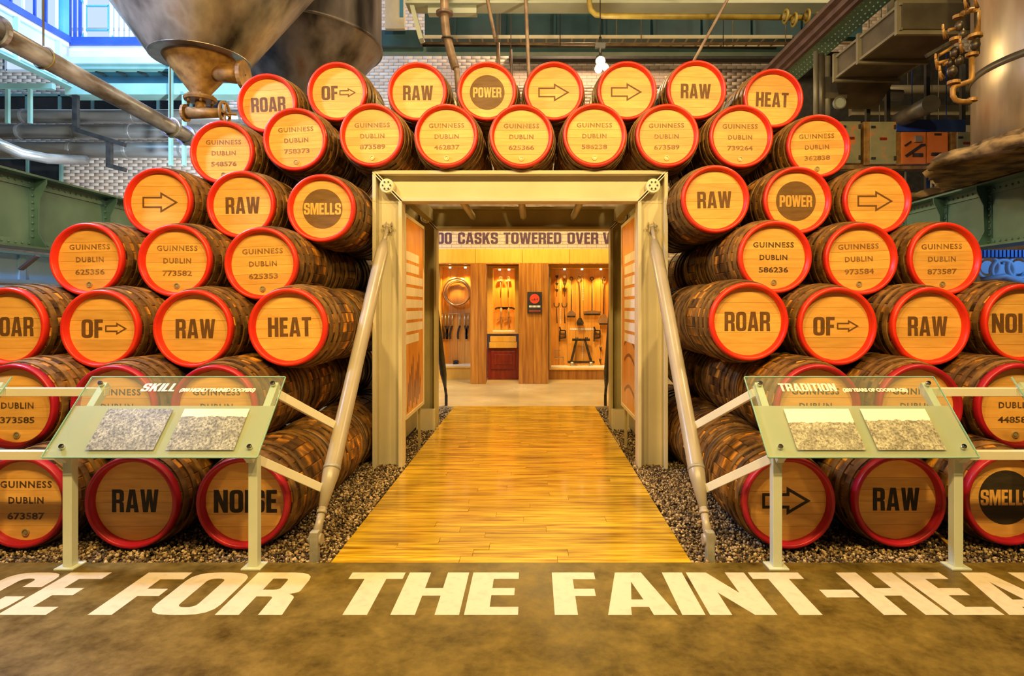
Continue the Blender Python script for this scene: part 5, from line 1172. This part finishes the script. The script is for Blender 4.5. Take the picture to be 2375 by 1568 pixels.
# valve pipes in front of the tank
VD = 5.15
r = thing('valve_pipework', P(2270, 232, VD), 'copper brown pipework with hand wheels in front of the steel tank', 'pipework')
vp = lambda x, y, d=VD: P(x, y, d)
MB().tube([vp(2232, 32), vp(2250, 24), vp(2262, 22), vp(2268, 30), vp(2266, 80)], .024, 14).build('pipe', M['rust_pipe'], r)
MB().tube([vp(2254, 128), vp(2254, 180), vp(2250, 188), vp(2240, 192), vp(2214, 200), vp(2210, 206), vp(2210, 222), vp(2216, 232), vp(2230, 236), vp(2252, 236)], .022, 14).build('pipe', M['rust_pipe'], r)
for (x, y, s_) in ((2254, 128, .05), (2212, 192, .05), (2216, 92, .045), (2262, 84, .055), (2222, 40, .04), (2255, 232, .04)):
    MB().tube([vp(x, y+3), vp(x, y-4)], s_, 16, smooth=False).build('flange', M['rust_pipe'], r)
for (x, y, s_) in ((2225, 60, .036), (2262, 104, .04), (2215, 122, .04), (2208, 165, .04), (2225, 140, .034), (2232, 78, .03), (2203, 146, .03)):
    MB().ball(vp(x, y), s_, 12, (1, 1, 1.3)).tube([vp(x, y-10), vp(x, y+10)], s_*.6, 12).build('valve_body', M['iron'], r)
for (x, y, R) in ((2189, 74, .055), (2228, 107, .055), (2181, 170, .055), (2238, 4, .05), (2262, 2, .05), (2172, 143, .06)):
    p = vp(x, y, VD-.12); q = MB(); ax = Vector((.75, -.6, .1)).normalized(); t1 = ax.cross(Vector((0, 0, 1))).normalized(); t2 = ax.cross(t1)
    ring = [p+(t1*math.cos(a)+t2*math.sin(a))*R for a in [2*math.pi*k/18 for k in range(19)]]; q.tube(ring, .010, 8)
    for k in range(3): a = k*math.pi/3; q.tube([p-(t1*math.cos(a)+t2*math.sin(a))*R, p+(t1*math.cos(a)+t2*math.sin(a))*R], .006, 6)
    q.tube([p, p+ax*-.0+Vector((.10, .1, 0))], .010, 8); q.build('hand_wheel', M['rust_pipe'], r)
for a, b in (((2178, 128), (2206, 112)), ((2188, 150), (2212, 134)), ((2176, 146), (2200, 140)), ((2200, 70), (2216, 66))):
    MB().tube([vp(*a), vp(*b)], .014, 10).build('spindle', M['rust_pipe'], r)
MB().tube([vp(2266, 20), vp(2266, 125)], .022, 12).tube([vp(2240, -20), vp(2240, 0)], .03, 12).build('pipe', M['iron'], r)
MB().bar(vp(2148, 130), vp(2200, 100), .03, .03).build('support_bar', M['black'], r)
# blue-lit machinery below the right girder
r = thing('blue_machinery', (8.4, 9.5, 1.5), 'pale machinery lit bright blue under the right girder', 'machine')
MB().box(7.2, 12, 9.4, 10.4, 0, 2.25).build('housing', M['sky_paint'], r)
for k, px in enumerate((2290, 2325, 2362)):
    p = P(px, 620+8*(k % 2), 9.3); MB().torus(p, .17, .035, 'Y', 24, 8).tube([p+Vector((0, .1, 0)), p], .10, 20).build('port', M['white_paint'], r)
for k in range(14):
    p = P(2270+k*9, 588, 9.25); MB().box(p.x-.02, p.x+.02, 9.2, 9.3, p.z-.06, p.z+.05).build('lug', M['navy'], r)
MB().tube([P(2270, 650, 9.2), P(2330, 640, 9.2), P(2380, 655, 9.2)], .04, 12).build('hose', M['white_paint'], r)
